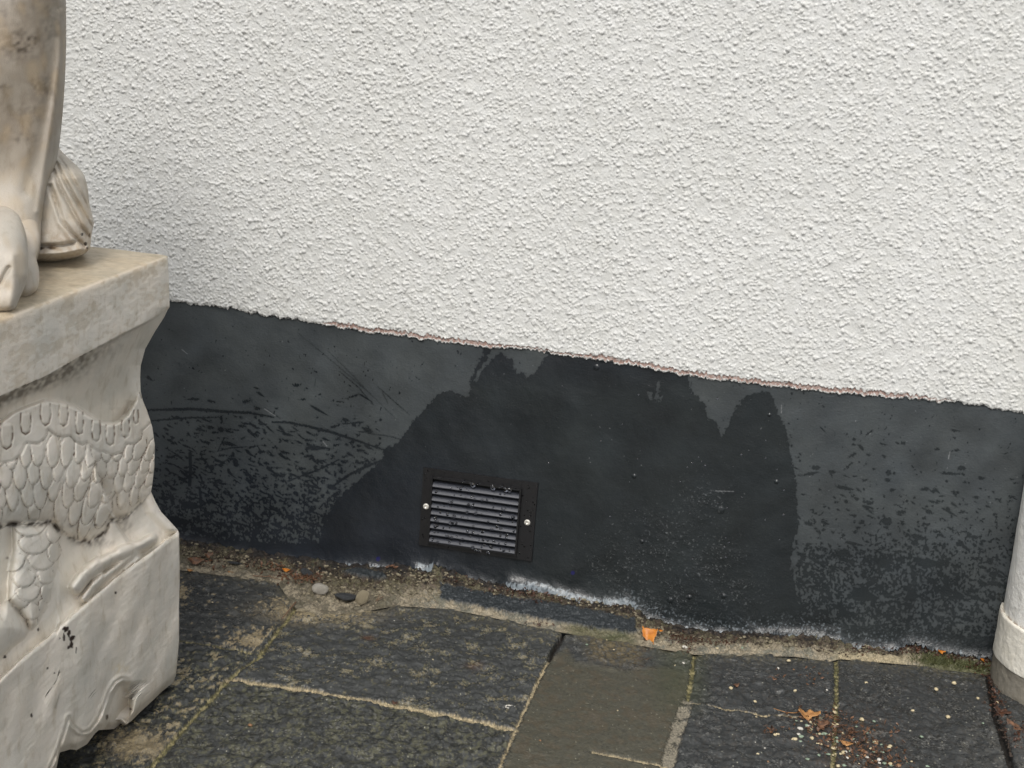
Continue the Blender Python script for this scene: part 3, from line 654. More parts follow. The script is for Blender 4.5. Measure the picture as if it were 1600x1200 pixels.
EB = [(-400, 1390), (0, 1061), (37, 1026), (73, 997), (128, 947), (183, 900), (238, 860), (279, 829), (300, 812)]
VT = lambda u: 400.5+(262-u)*.381
BT = [(-400, 1700), (0, 1300), (88, 1202), (93, 1176), (110, 1171), (120, 1172), (136, 1163), (147, 1148), (154, 1141), (183, 1139), (190, 1137), (205, 1127), (220, 1112), (244, 1090), (271, 1066), (282, 1055)]
def itp(tb, x): p = np.array(tb, float); return np.interp(x, p[:, 0], p[:, 1])
NS, NV = 420, 640
S_, T2 = np.meshgrid(np.linspace(0, 1, NS), np.linspace(0, 1, NV))
UL = -330.0
u = UL+(280-UL)*S_; v = None
for it in range(14):
    v = VT(u)+(itp(BT, u)-VT(u))*T2
    u = UL+(itp(SILH, v)-UL)*S_
U, V = u, v
def prof_in(d, w_): return np.sqrt(np.clip(1-(1-np.clip(d/w_, 0, 1))**2, 0, 1))
sb, mt, bb, eb, bt = (itp(c, U) for c in (SB, MT, BB, EB, BT))
a_ = np.full(U.shape, .018)
gap = np.maximum(mt-sb, 1); q = (V-sb)/gap; depth = np.clip(gap*.00055, .006, .034)
cav = .024+depth*np.sin(np.clip(q, 0, 1)*math.pi/2*1.05)**.8
cav = np.where(V > mt, .024+depth, cav)
a_ = a_*(1-sstep(-1.5, 2.5, V-sb))+cav*sstep(-1.5, 2.5, V-sb)
# background below the body, rising to the block
gap2 = np.maximum(eb-bb, 1); q2 = np.clip((V-bb)/gap2, 0, 1)
bgd = .046-.030*q2
# body
BODY = [(-300, 760), (-60, 690)]+MT[1:-2]+[(218, 601), (223, 626), (232, 642), (241, 667), (246, 695), (246, 735), (240, 768)]+[(236, 767), (222, 784), (207, 800), (195, 809), (184, 813)]+[(172, 812), (166, 829), (155, 838), (139, 846), (122, 843), (109, 839), (90, 826), (80, 816), (37, 820), (19, 818), (0, 823), (-300, 900)]
db = sdf(U, V, BODY)
db = np.where(U > 215, np.maximum(db, np.minimum(20, 0+np.minimum(V-itp(MT, U), itp(BB, U)-V))), db)
base = np.where(V < (mt+bb)/2, cav, bgd)
bodya = .031-.010*np.exp(-(((U-75)/75)**2+((V-735)/75)**2))-.004*np.exp(-(((U-205)/30)**2+((V-740)/60)**2))
xc = itp([(690, 146), (715, 148), (735, 151), (757, 156), (779, 167), (801, 174), (822, 186), (845, 200)], V); ds = xc-U; vf = sstep(700, 760, V)
bodya = bodya-.013*vf*np.exp(-np.maximum(ds, 0)/26)*sstep(-1.5, 1.5, ds)+.007*vf*np.exp(-np.maximum(-ds, 0)/22)*sstep(1.5, -1.5, ds)
wtop = np.where(V < (mt+bb)/2, 7.0, 26.0)
k_ = prof_in(db, wtop)
a_ = np.where((V > mt) | (db > 0), np.where(V < eb, base, 0), a_)
a_ = np.where(db > 0, base*(1-k_)+bodya*k_, a_)
# crease between the two lobes
CR = [(150, 735), (156, 757), (167, 779), (174, 801), (184, 813)]
dc = pdist(U, V, CR); sideR = np.clip((U-itp([(700, 140), (735, 150), (757, 156), (779, 167), (801, 174), (813, 184)], V))/26, 0, 1)
a_ += np.where((db > 0) & (V > 735) & (U > 150), .012*(1-sideR)*(U > itp([(735, 150), (757, 156), (779, 167), (801, 174), (813, 184)], V))*sstep(735, 765, V), 0)
# forearm wedge that runs down to the claw, in front of the background
RIDGE = [(156, 757), (167, 779), (174, 801), (186, 822), (199, 842), (214, 862), (222, 872)]
xr = itp([(v_, u_) for u_, v_ in RIDGE], V); dr_ = (xr-U)*.8
armz = (V > 801) & (V < eb-1) & (db <= 0) & (U > 100)
a_ = np.where(armz & (dr_ > 0), np.minimum(a_, bgd-.016*np.exp(-np.maximum(dr_, 0)/34)*sstep(100, 130, U)*sstep(0, 3.5, dr_)), a_)
ARM = [(160, 800), (176, 790), (186, 812), (199, 842), (214, 850), (216, 868), (190, 888), (150, 905), (128, 905), (112, 900), (122, 860), (140, 815)]
da = sdf(U, V, ARM); 
soft = (db < -1) & (V < eb-4) & (V > mt+20) & (np.abs(dr_) > 4)
for it in range(14):
    b_ = a_.copy(); b_[1:-1, 1:-1] = (a_[1:-1, 1:-1]*2+a_[:-2, 1:-1]+a_[2:, 1:-1]+a_[1:-1, :-2]+a_[1:-1, 2:])/6; a_ = np.where(soft, b_, a_)
def sausage(pts, w_, hgt, taper=None):
    """a rounded finger or toe along a line"""
    global a_
    p = np.array(pts, float); d_ = pdist(U, V, p); k = d_ < w_; a_ = np.where(k & (V < eb+1), np.minimum(a_, .020-hgt*np.sqrt(np.clip(1-(d_/w_)**2, 0, 1))), a_)
sausage([(206, 858), (222, 852), (237, 843)], 9.5, .018); sausage([(192, 866), (206, 860)], 14, .019)
sausage([(190, 866), (172, 874), (154, 884)], 10, .017); sausage([(152, 884), (138, 895)], 12.5, .020); sausage([(131, 902), (120, 917)], 11.5, .019)
sausage([(206, 868), (182, 888), (164, 902)], 7.5, .017); sausage([(160, 903), (148, 914)], 8.5, .019); sausage([(143, 920), (132, 935)], 7.5, .018)
# scaled leg and smooth foot at left
LEG = [(19, 822), (40, 815), (80, 815), (92, 836), (94, 860), (90, 885), (83, 905), (81, 920), (74, 941), (66, 958), (59, 976), (50, 984), (43, 975), (31, 956), (12, 936), (14, 900), (20, 860)]
dl = sdf(U, V, LEG); a_ = np.where(V < eb, a_-.020*prof_in(dl, 22)*(dl > 0), a_)
FOOT = [(-120, 985), (-40, 950), (0, 946), (12, 936), (25, 949), (42, 972), (45, 985), (38, 998), (20, 1011), (5, 1026), (-10, 1045), (-120, 1140)]
df = sdf(U, V, FOOT); a_ = a_-.024*prof_in(df, 42)*(df > 0)
groove = np.zeros(U.shape); liftm = np.zeros(U.shape)
def groove_line(pts, w_=1.5, dep=.0022):
    global groove
    p = np.array(pts, float); mk = (U > p[:, 0].min()-8) & (U < p[:, 0].max()+8) & (V > p[:, 1].min()-8) & (V < p[:, 1].max()+8)
    d_ = pdist(U[mk], V[mk], p); groove[mk] = np.maximum(groove[mk], dep*np.exp(-(d_/w_)**2))
def lobe(cu, cv, w_, h_, ang, lift=.0035, rnd=.5, dep=.0026):
    """one overlapping scale: tip at (cu,cv), pointing along ang (0 = straight down), raised towards its tip"""
    global liftm, groove
    R_ = max(w_, h_)+3; mk = (np.abs(U-cu) < R_) & (np.abs(V-cv) < R_)
    if not mk.any(): return
    s_, c_ = math.sin(ang), math.cos(ang); dx, dy = U[mk]-cu, V[mk]-cv
    y = dx*s_+dy*c_; x = dx*c_-dy*s_                # y runs 0 at the tip, negative towards the root
    yy = -y/h_; half = w_/2*np.where(yy < rnd, np.sqrt(np.clip(1-(1-np.clip(yy/rnd, 0, 1))**2, 0, 1)), 1)
    half = half*np.where(yy > .7, 1-.6*(yy-.7)/.3, 1)
    ins = (yy > 0) & (yy < 1) & (np.abs(x) < half)
    ed = np.where(ins, np.minimum(half-np.abs(x), yy*h_*1.0), -1)
    newl = lift*(1-np.clip(yy, 0, 1)*1.0)*np.sqrt(np.clip(ed/2.4, 0, 1))*.9+.0008*np.clip(ed/(w_*.4), 0, 1)
    L = liftm[mk]; G_ = groove[mk]
    L = np.where(ins, newl, L); G_ = np.where(ins, 0, G_)
    out = np.where(~ins & (yy > -.15) & (yy < 1), np.maximum(np.abs(x)-half, 0)+np.maximum(-yy*h_, 0), 99)
    G_ = np.maximum(G_, dep*np.exp(-(out/1.3)**2)*(out < 90))
    liftm[mk] = L; groove[mk] = G_
r2 = random.Random(5)
# long overlapping scales of the left lobe, lowest row first
for row in range(4, -1, -1):
    for kx in range(-6, 11):
        cu = kx*20+(row % 2)*10+r2.uniform(-2, 2)+row*1.0; cv = 726+row*31+r2.uniform(-6, 6)+(kx % 2)*5-((cu-70)/85)**2*(-6 if cu < 70 else 4)
        if cu > itp([(680, 124), (735, 150), (757, 154), (779, 165), (801, 172), (850, 170)], cv)-1 or cv > itp(BB, cu)+4: continue
        lobe(cu, cv, r2.uniform(20, 24), r2.uniform(48, 58), math.radians(np.interp(cu, [-100, 20, 80, 160], [8, 4, -6, -28])*(.6+.1*row)), .0042, .72, .0022)
for row in range(4, -1, -1):
    for kx in range(0, 9):
        cu = 152+kx*15+(row % 2)*7.5+r2.uniform(-1.5, 1.5); cv = 722+row*26+r2.uniform(-3, 3)-(abs(cu-190)/40)**2*2-row*.12*(cu-180)
        if cu < itp([(680, 146), (735, 153), (757, 160), (779, 171), (801, 178), (850, 188)], cv)-2 or cu > 246 or cv > itp(BB, cu)+3: continue
        lobe(cu, cv, r2.uniform(16, 19), r2.uniform(38, 46), math.radians(np.interp(cu, [150, 200, 240], [6, -16, -34])), .0032, .6, .0020)
# broad collar scallops over them, then the tongues of the mane
for pts in ([(-30, 722), (0, 723), (21, 721), (34, 709), (40, 691)], [(41, 692), (60, 694), (71, 685), (75, 670)], [(75, 672), (87, 680), (100, 682), (109, 680)], [(110, 681), (120, 692), (129, 695), (135, 687)],
            [(136, 691), (148, 703), (155, 707), (160, 701)], [(160, 705), (176, 712), (191, 707), (196, 695)], [(197, 694), (210, 694), (220, 686), (222, 674), (234, 661)]):
    pass
COLLAR = [(-300, 760), (-60, 688)]+MT[1:-2]+[(216, 610), (228, 640), (238, 660), (234, 661), (222, 674), (220, 686), (210, 694), (197, 694), (191, 707), (176, 712), (160, 705), (155, 707), (148, 703), (136, 691), (129, 695), (120, 692), (110, 681), (100, 683), (87, 680), (75, 671),
          (71, 685), (60, 694), (41, 692), (34, 709), (21, 721), (0, 724), (-40, 726), (-60, 712), (-300, 800)]
dco = sdf(U, V, COLLAR); ico = dco > 0
liftm = np.where(ico, .0024*np.sqrt(np.clip(dco/4, 0, 1)), liftm); groove = np.where(ico, 0, groove); groove = np.maximum(groove, .0018*np.exp(-(np.minimum(dco, 0)/1.4)**2)*(dco <= 0)*(V > mt+8))
for (cu, v0, v1, w_) in ((-50, 690, 732, 20), (-21, 672, 715, 20), (10, 662, 702, 20), (40, 646, 679, 17), (71, 631, 665, 17), (99, 633, 666, 15), (124, 644, 679, 12.5), (150, 657, 690, 14), (172, 664, 696, 14), (196, 657, 684, 13), (212.5, 641, 662, 8)):
    p = [(cu-w_/2+1, v0), (cu-w_/2, v0+.5*(v1-v0)), (cu-w_*.34, v1-w_*.22), (cu, v1), (cu+w_*.34, v1-w_*.22), (cu+w_/2, v0+.5*(v1-v0)), (cu+w_/2-1, v0)]
    groove_line(p, 1.2, .0022)
    dt = sdf(U, V, p); liftm += np.where(dt > 0, .0010*prof_in(dt, 5), 0)
# scales on the leg
for (cu, cv, w_, h_) in ((52, 983, 17, 22), (50, 969, 33, 26), (66, 957, 15, 22), (33, 951, 32, 22), (46, 940, 38, 28), (73, 941, 24, 30), (39, 918, 38, 28), (70, 913, 27, 26), (22, 893, 40, 30), (62, 891, 42, 28), (82, 878, 21, 30), (57, 866, 52, 34), (82, 848, 22, 26), (50, 838, 50, 26)):
    lobe(cu, cv, w_, h_, math.radians(8 if cu < 60 else -8), .0030, .75, .0020)
okm = ((db > 0) | (dl > -3)) & (V < eb-2)
liftm *= okm; groove *= okm
a_ = a_-liftm+groove
# apron carved into the lower block
ARCH = [(60, 1230), (79, 1200), (92, 1170), (101, 1145), (108, 1120), (114, 1134), (128, 1145), (140, 1142), (150, 1130), (161, 1108), (172, 1079), (180, 1066), (190, 1060), (200, 1062), (207, 1074), (209, 1092), (205, 1112)]
dA = pdist(U, V, ARCH); blockm = sstep(0, 3, V-eb)
a_ = a_+blockm*(-.0015*np.exp(-((dA-3)/3.5)**2)+.003*np.exp(-(dA/2.0)**2))
HOL = [(158, 1146), (163, 1110), (172, 1083), (182, 1068), (190, 1063), (199, 1065), (206, 1076), (208, 1096), (205, 1116), (192, 1146)]
dH = sdf(U, V, HOL); a_ += .026*sstep(0, 6, dH)
AP2 = [(88, 1204), (100, 1168), (108, 1134), (120, 1146), (140, 1148), (150, 1140), (140, 1170), (95, 1210)]
a_ += .004*prof_in(sdf(U, V, AP2), 5)*(inside(U, V, AP2))
nM1 = field(51, 1024, 14, 70); nM2 = field(52, 1024, 3, 14)
yy0 = hit(U, V, 0, XF); wob = samp(nM1, yy0[..., 1]*.45, yy0[..., 2], .0016); wob2 = samp(nM2, yy0[..., 1]*.45, yy0[..., 2], .0016)
a_ += .0009*samp(nM1, yy0[..., 1], yy0[..., 2], .005)*(.5+blockm)+.00015*wob+.0001*wob2
# softened edges: block top ridge, slab lower edge, bottom
a_ += .003*np.exp(-((V-eb)/5)**2)*(V >= eb)
a_ += .008*np.exp(-((bt-V)/7)**2)+.0025*np.exp(-(V-VT(U))/4.0)
a_ = np.where(V < eb, np.maximum(a_, .0005), a_)
# soften the relief a little so that it reads as carved stone
for it in range(2):
    b_ = a_.copy(); b_[1:-1, 1:-1] = (a_[1:-1, 1:-1]*4+a_[:-2, 1:-1]+a_[2:, 1:-1]+a_[1:-1, :-2]+a_[1:-1, 2:])/8; a_ = b_
acorn = np.interp(V, [401, 480, 495, 520, 545, 571, 590, 642, 667, 695, 730, 767, 800, 830], [.020, .019, .024, .036, .048, .053, .052, .042, .037, .033, .034, .037, .023, .003])
cw = sstep(30, 2, itp(SILH, V)-U)*sstep(478, 484, V)*sstep(840, 826, V); a_ = a_*(1-cw)+(acorn-liftm+groove)*cw
Pf = hit(U, V, 0, XF-a_)
# close the body: right edge -> back side -> left side -> front
sil = Pf[:, -1, :]
ringparts = [Pf]
for k, dx in enumerate([.004, .012, .03, .07, .14, .24, .36, .47]):
    q_ = sil.copy(); q_[:, 0] -= dx; q_[:, 1] += .003*min(1, dx/.01); ringparts.append(q_[:, None, :])
fr = Pf[:, 0, :]
for k, (xx, fy) in enumerate([(.5, .97), (.5, .75), (.5, .5), (.5, .25), (.5, .03), (.47, 0), (.3, 0), (.12, 0), (.03, 0)]):
    q_ = fr.copy(); q_[:, 0] = np.where(fy > 0, sil[:, 0]-xx, fr[:, 0]-xx); q_[:, 1] = fr[:, 1]+(sil[:, 1]-fr[:, 1])*fy
    q_[:, 2] = fr[:, 2]; ringparts.append(q_[:, None, :])
RG = np.concatenate(ringparts, 1); NRG = RG.shape[1]
# caps (top: slab surface; bottom)
ctop = np.array([RG[0, :, 0].mean(), RG[0, :, 1].mean(), .749]); rows = []
cen = np.array([-1.2, -.88, 0])
for f_, dz in [(.985, .0015), (.965, .0022)]+[(f, .0022) for f in np.linspace(.95, .02, 90)]:
    q_ = RG[0].copy(); q_[:, 0] = cen[0]+(q_[:, 0]-cen[0])*f_; q_[:, 1] = cen[1]+(q_[:, 1]-cen[1])*f_; q_[:, 2] = (q_[:, 2]*f_+.749*(1-f_))+dz+.00035*samp(nM1, q_[:, 0], q_[:, 1], .0016); rows.insert(0, q_)
rb_ = []
for f_ in (.97, .6, .05):
    q_ = RG[-1].copy(); q_[:, 0] = cen[0]+(q_[:, 0]-cen[0])*f_; q_[:, 1] = cen[1]+(q_[:, 1]-cen[1])*f_; q_[:, 2] += .01; rb_.append(q_)
ALL = np.concatenate([np.array(rows), RG, np.array(rb_)], 0)
ntop = len(rows)
mar = lin((237, 231, 221)); warm = lin((180, 160, 128)); gry = lin((222, 217, 206)); dirt = lin((84, 70, 56))
tint = np.zeros(ALL.shape); tint[:] = mar
tf = np.zeros(U.shape+(3,)); tf[:] = mar
tf = over(tf, np.clip(.25+.3*wob, 0, .6), gry)
tf = over(tf, .45*(V < sb)*np.exp(-(V-VT(U))/14)+.25*(V < sb)*sstep(.2, 1, wob2+wob), warm)
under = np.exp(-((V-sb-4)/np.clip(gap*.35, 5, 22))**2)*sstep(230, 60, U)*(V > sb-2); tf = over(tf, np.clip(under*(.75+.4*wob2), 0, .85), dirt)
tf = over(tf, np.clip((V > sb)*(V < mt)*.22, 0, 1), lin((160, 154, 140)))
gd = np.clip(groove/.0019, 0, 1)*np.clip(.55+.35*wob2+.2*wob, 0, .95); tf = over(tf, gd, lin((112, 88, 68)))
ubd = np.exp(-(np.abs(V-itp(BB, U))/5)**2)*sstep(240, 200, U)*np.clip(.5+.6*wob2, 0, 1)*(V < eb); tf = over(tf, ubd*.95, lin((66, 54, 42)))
for (u_, v_s, ru, rv, op) in ((148, 848, 26, 7, .6), (196, 822, 12, 12, .4), (187, 815, 4, 3, .9), (138, 846, 5, 2.5, .9), (149, 820, 3, 2, .95), (12, 872, 2.5, 2, .8), (110, 822, 4, 3, .6)):
    tf = over(tf, np.clip(op*np.exp(-(((U-u_)/ru)**2+((V-v_s)/rv)**2))*(.8+.3*wob2), 0, 1), lin((70, 54, 42)))
for (u_, v_s, ru, rv) in ((103, 983, 4.5, 4), (100, 995, 2, 5), (108, 990, 2, 6), (113, 997, 5, 4), (112, 1008, 2.6, 6), (107, 1012, 2, 2.5), (100, 1000, 1.6, 1.6), (93, 997, 1.3, 1.3), (119, 1017, 1, 4), (74, 1044, 1.6, 1.6), (49, 1118, 1.6, 2.5), (167, 1120, 2.4, 4.5), (181, 926, 1.5, 1.5), (85, 1052, 1.2, 1.2), (204, 1108, 2, 2), (60, 984, 1.5, 2.5), (8, 1026, 2.5, 3)):
    tf = over(tf, sstep(1.25, .8, np.hypot((U-u_)/ru, (V-v_s)/rv)+.25*wob2), lin((48, 32, 27)))
tf = over(tf, np.clip(.8*np.exp(-(((U-188)/10)**2+((V-1045)/7)**2))*(.6+.6*wob2), 0, 1), lin((206, 190, 150)))
tf = over(tf, .35*sstep(40, 0, bt-V)*(V > eb), lin((168, 150, 120)))
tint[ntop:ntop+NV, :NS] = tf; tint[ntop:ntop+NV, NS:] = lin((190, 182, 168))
tc_ = samp(nM1, ALL[:ntop, :, 0], ALL[:ntop, :, 1], .0014)[..., None]; tint[:ntop] = lin((180, 169, 149))*(1+.05*tc_+.06*samp(nM2, ALL[:ntop, :, 0], ALL[:ntop, :, 1], .0016)[..., None])
pedestal = empty('carved_pedestal', (-1.2, -.9, 0), 'off-white marble pedestal carved with a scaly clawed beast under a plain slab', 'pedestal')
reg = np.ones(ALL.shape[:2], int); reg[:ntop] = 0; reg[ntop+NV:] = 2
rg = np.where(V < sb+2.5, 0, np.where(V < eb, 1, 2)); reg[ntop:ntop+NV, :NS] = rg
reg[ntop:ntop+NV, NS:NS+13] = rg[:, -1:]; reg[ntop:ntop+NV, NS+13:] = rg[:, :1]
FA = grid_faces(ALL.shape[0], ALL.shape[1], True, wrap=True); fr_ = reg.ravel()[FA].min(1)
for k, nm in enumerate(('top_slab', 'carved_relief', 'base_block')):
    f_ = FA[fr_ == k]; us, inv = np.unique(f_, return_inverse=True)
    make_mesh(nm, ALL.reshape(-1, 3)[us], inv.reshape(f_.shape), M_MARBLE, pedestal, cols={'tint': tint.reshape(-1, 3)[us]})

# ------------------------------------------------------------------ marble figure standing on the pedestal
def loft(rows, N=160, extra=None, nsub=6):
    """rows: (v, uL, uR, depth, thickness) ; elliptical sections about the traced outline"""
    R = np.array(rows, float); vv = np.linspace(R[0, 0], R[-1, 0], (len(R)-1)*nsub*4+1)
    cols_ = [np.interp(vv, R[:, 0], R[:, i]) for i in range(1, 5)]
    for it in range(90):
        cols_ = [np.concatenate([c[:1], (c[:-2]+2*c[1:-1]+c[2:])/4, c[-1:]]) for c in cols_]
    uL, uR, D_, B_ = cols_; th_ = np.linspace(0, 2*math.pi, N, endpoint=False)
    Tt, Vv = np.meshgrid(th_, vv); c_ = np.cos(Tt); s_ = np.sin(Tt)
    c2_ = np.sign(c_)*np.abs(c_)**.85; s2_ = np.sign(s_)*np.abs(s_)**.85
    Uu = ((uL+uR)/2)[:, None]+((uR-uL)/2)[:, None]*c2_; Dd = D_[:, None]-B_[:, None]*s2_
    if extra is not None: Dd = Dd-extra(Uu, Vv)*np.clip(s_*3, 0, 1)
    return depthpt(Uu, Vv, Dd), Uu, Vv
def dep_of(p): return float((np.array(p)-CAM)@fwd)
dB = dep_of((-1.16, -.80, .76)); dT = dep_of((-1.12, -.73, .78)); dP = dep_of((-1.03, -1.02, .78)); dM = dep_of((-1.03, -.93, .78))
RL = [([(92, 246), (104, 262), (120, 290), (133, 316), (143, 338)], 3.5), ([(88, 254), (100, 280), (115, 306), (132, 334), (145, 357)], 3.5), ([(84, 266), (95, 294), (112, 328), (128, 356), (140, 372)], 3.5), ([(78, 290), (88, 318), (98, 346), (114, 366), (132, 386)], 4)]
def folds(U_, V_):
    h = np.zeros(U_.shape)
    for p, w_ in RL:
        d_ = pdist(U_, V_, p); h -= .0065*np.exp(-(d_/2.2)**2); h += .0035*np.exp(-((d_-6)/4)**2)
    h += .012*np.exp(-((V_-itp([(60, 397), (100, 395), (140, 388)], U_))/6)**2)
    h -= .010*np.exp(-((V_-itp([(60, 386), (100, 384), (140, 374)], U_))/4)**2)*sstep(128, 110, U_)
    return h
def bodyf(U_, V_):
    h = .004*np.sin(U_/23+V_/60)+.006*np.exp(-(pdist(U_, V_, [(96, 20), (94, 90), (84, 170), (70, 260), (60, 330)])/6)**2)
    h -= .004*np.exp(-(pdist(U_, V_, [(85, 60), (78, 140), (60, 230), (40, 300)])/10)**2); return h
def legf(U_, V_): return -.006*np.exp(-(pdist(U_, V_, [(0, 443), (10, 425), (14, 418)])/3)**2)+.005*np.exp(-(pdist(U_, V_, [(20, 400), (22, 440), (18, 480)])/8)**2)
body_rows = [(-330, -140, 20, dB-.02, .05), (-315, -230, 75, dB-.02, .11), (-260, -290, 95, dB-.02, .13), (-180, -310, 100, dB-.02, .14), (-60, -300, 101, dB, .13), (0, -290, 103, dB, .13), (60, -280, 104, dB, .125), (120, -265, 102, dB, .12), (180, -250, 98, dB, .115),
             (235, -235, 92, dB, .11), (270, -225, 84, dB, .10), (300, -215, 74, dB-.01, .095), (335, -210, 66, dB-.02, .09), (370, -210, 64, dB-.03, .085), (405, -210, 63, dB-.03, .085), (420, -190, 50, dB-.03, .06)]
tuft_rows = [(225, 40, 88, dT+.05, .03), (236, 30, 96, dT+.04, .05), (246, 20, 106, dT+.03, .07), (256, 10, 117, dT+.02, .08), (266, 10, 127, dT+.01, .085), (276, 10, 133, dT, .09), (295, 10, 137.5, dT, .09), (320, 10, 140, dT, .09), (336, 10, 144.5, dT, .09), (350, 10, 147, dT, .09), (366, 10, 143, dT, .09), (380, 10, 142, dT, .09), (391, 10, 140, dT, .088), (400, 12, 128, dT, .085), (408, 14, 100, dT, .07), (412, 30, 80, dT, .03)]
leg_rows = [(322, -40, 8, dP+.05, .01), (326, -60, 20, dP+.04, .03), (335, -72, 29, dP+.03, .045), (350, -80, 36, dP+.02, .055), (370, -82, 42, dP+.01, .06), (400, -78, 44, dP, .06), (430, -70, 44, dP-.005, .058), (450, -60, 38, dP-.01, .052), (468, -56, 30, dP-.02, .046), (482, -54, 25, dP-.025, .04), (488, -50, 18, dP-.025, .03), (491, -30, 4, dP-.025, .01)]
mid_rows = [(285, -10, 40, dB, .03), (320, -5, 52, dB-.02, .04), (350, 0, 60, dB-.045, .05), (372, 0, 62, dM+.045, .05), (392, 0, 60, dM+.02, .05), (402, 0, 55, dM+.01, .05), (415, 0, 60, dM, .05), (430, 0, 62, dM-.005, .05), (445, 0, 61, dM-.01, .05), (456, 0, 58, dM-.015, .045), (463, 0, 46, dM-.02, .035), (470, 5, 34, dM-.03, .015)]
SV, SF, ST = [], [], []; off = 0
for rws, ex in ((body_rows, bodyf), (tuft_rows, folds), (leg_rows, legf), (mid_rows, None)):
    P_, Uu, Vv = loft(rws, extra=ex); nr, nc = Uu.shape
    nz1 = samp(nM1, P_[..., 0]+P_[..., 1], P_[..., 2], .0016); nz2 = samp(nM2, P_[..., 0]+P_[..., 1]*.7, P_[..., 2], .0016)
    tn = np.zeros(P_.shape); tn[:] = lin((190, 183, 172))
    if rws is body_rows:
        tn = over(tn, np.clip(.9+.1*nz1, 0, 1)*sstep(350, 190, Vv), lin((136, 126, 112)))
        for (u_, v_s, ru, rv, op) in ((30, 68, 34, 22, .85), (8, 60, 10, 26, .6), (62, 135, 22, 16, .75), (5, 137, 12, 5, .8), (25, 215, 40, 12, .35), (78, 20, 20, 40, .3), (0, 0, 60, 30, .35), (40, 175, 50, 20, .3)):
            tn = over(tn, np.clip(op*np.exp(-(((Uu-u_)/ru)**2+((Vv-v_s)/rv)**2))*(.65+.5*nz2+.2*nz1), 0, 1), lin((78, 68, 57)))
    if rws is tuft_rows:
        for (u_, v_s, ru, rv) in ((82, 387, 6, 3), (66, 388, 3, 2), (128, 366, 2, 2), (134, 381, 2.5, 2.5), (140, 368, 1.6, 4), (136, 388, 2, 2)):
            tn = over(tn, sstep(1.3, .7, np.hypot((Uu-u_)/ru, (Vv-v_s)/rv)+.2*nz2), lin((44, 32, 26)))
        tn = over(tn, .35*np.clip(nz2+.3, 0, 1)*sstep(345, 375, Vv), lin((150, 125, 95)))
    tn = over(tn, np.clip(.25*nz1, 0, .4), lin((176, 158, 130)))
    SV.append(P_.reshape(-1, 3)); ST.append(tn.reshape(-1, 3)); SF.append(grid_faces(nr, nc, True, wrap=True)+off); off += nr*nc
    # caps
statue = empty('marble_statue', (-1.12, -.85, .75), 'grimy off-white marble figure with ribbed drapery standing on the carved pedestal', 'statue')
sizes = np.cumsum([0]+[len(x) for x in SV])
make_mesh('body', np.concatenate([SV[0], SV[3]]), np.concatenate([SF[0], SF[3]-sizes[3]+len(SV[0])]), M_MARBLE, statue, cols={'tint': np.concatenate([ST[0], ST[3]])})
make_mesh('drapery', SV[1], SF[1]-sizes[1], M_MARBLE, statue, cols={'tint': ST[1]})
make_mesh('foot', SV[2], SF[2]-sizes[2], M_MARBLE, statue, cols={'tint': ST[2]})

# ------------------------------------------------------------------ loose things on the ground
import bmesh
def gp(u, v, z=0.002): p = hit(u, v, 2, z); return (float(p[0]), float(p[1]), z)
def foot_z(u, v):
    """height of the mortar footing under a traced point"""
    best = None
    p = hit(u, v, 2, .0); x = p[0]
    for z in np.linspace(0, .04, 21):
        q_ = hit(u, v, 2, z); F0 = (q_[1]-.012)/((y_slab(q_[0])-.006)-.012)
        zz = 0.001 if F0 > 1 else (z_bot(q_[0])+.01)*(1-max(F0, 0))**1.15*(1-.25*math.sin(max(F0, 0)*math.pi))+.0015
        if best is None or abs(zz-z) < best[0]: best = (abs(zz-z), (float(q_[0]), float(q_[1]), float(zz)))
    return best[1]
def stone_mesh(name, m_, seed, sub=3, facet=.18, flat=.7):
    bm = bmesh.new(); bmesh.ops.create_icosphere(bm, subdivisions=sub, radius=1)
    r_ = random.Random(seed); ks = [(Vector((r_.gauss(0, 1), r_.gauss(0, 1), r_.gauss(0, 1))).normalized(), r_.uniform(.62, .95)) for _ in range(9)]
    for v in bm.verts:
        c = v.co.copy()
        for n_, d_ in ks:
            k = c.dot(n_)
            if k > d_: c -= n_*(k-d_)*(1-facet)
        c.z *= flat; v.co = c
    me = bpy.data.meshes.new(name); bm.to_mesh(me); bm.free(); me.materials.append(m_)
    me.polygons.foreach_set('use_smooth', np.full(len(me.polygons), True)); return me
def place(name, me, loc, sc, rz, label, cat, group=None):
    o = bpy.data.objects.new(name, me); COL.objects.link(o); o.location = loc; o.scale = sc; o.rotation_euler = (random.uniform(-.2, .2), random.uniform(-.2, .2), rz)
    return tag(o, label, cat, group)
M_ST1 = simple('pale_stone', tuple(lin((196, 190, 178))), .6, 60, .2, .003, 120); M_ST2 = simple('buff_stone', tuple(lin((172, 160, 134))), .6, 80, .25, .003, 120)
M_ST3 = simple('dark_stone', tuple(lin((72, 74, 76))), .5, 80, .3, .003, 120); M_CR = simple('cream_pebble', tuple(lin((196, 182, 148))), .45, 200, .15)
M_GN = simple('green_pebble', tuple(lin((136, 152, 132))), .4, 200, .15); M_BR = simple('brown_pebble', tuple(lin((138, 104, 74))), .5, 200, .2); M_WH = simple('white_chip', tuple(lin((204, 200, 190))), .5, 200, .1)
def fz(u, v, h=.0): p = foot_z(u, v); return (p[0], p[1], p[2]+h+.0025)
place('stone', stone_mesh('stone', M_ST1, 1), fz(500, 929, .009), (.0165, .014, .0160), .4, 'angular pale grey stone beside the red-brown leaves at the foot of the plinth', 'stone')
place('stone', stone_mesh('stone', M_ST3, 2, flat=.5), fz(541, 938, .004), (.025, .015, .014), .1, 'flat dark grey stone between the pale stone and the upright buff stone', 'stone')
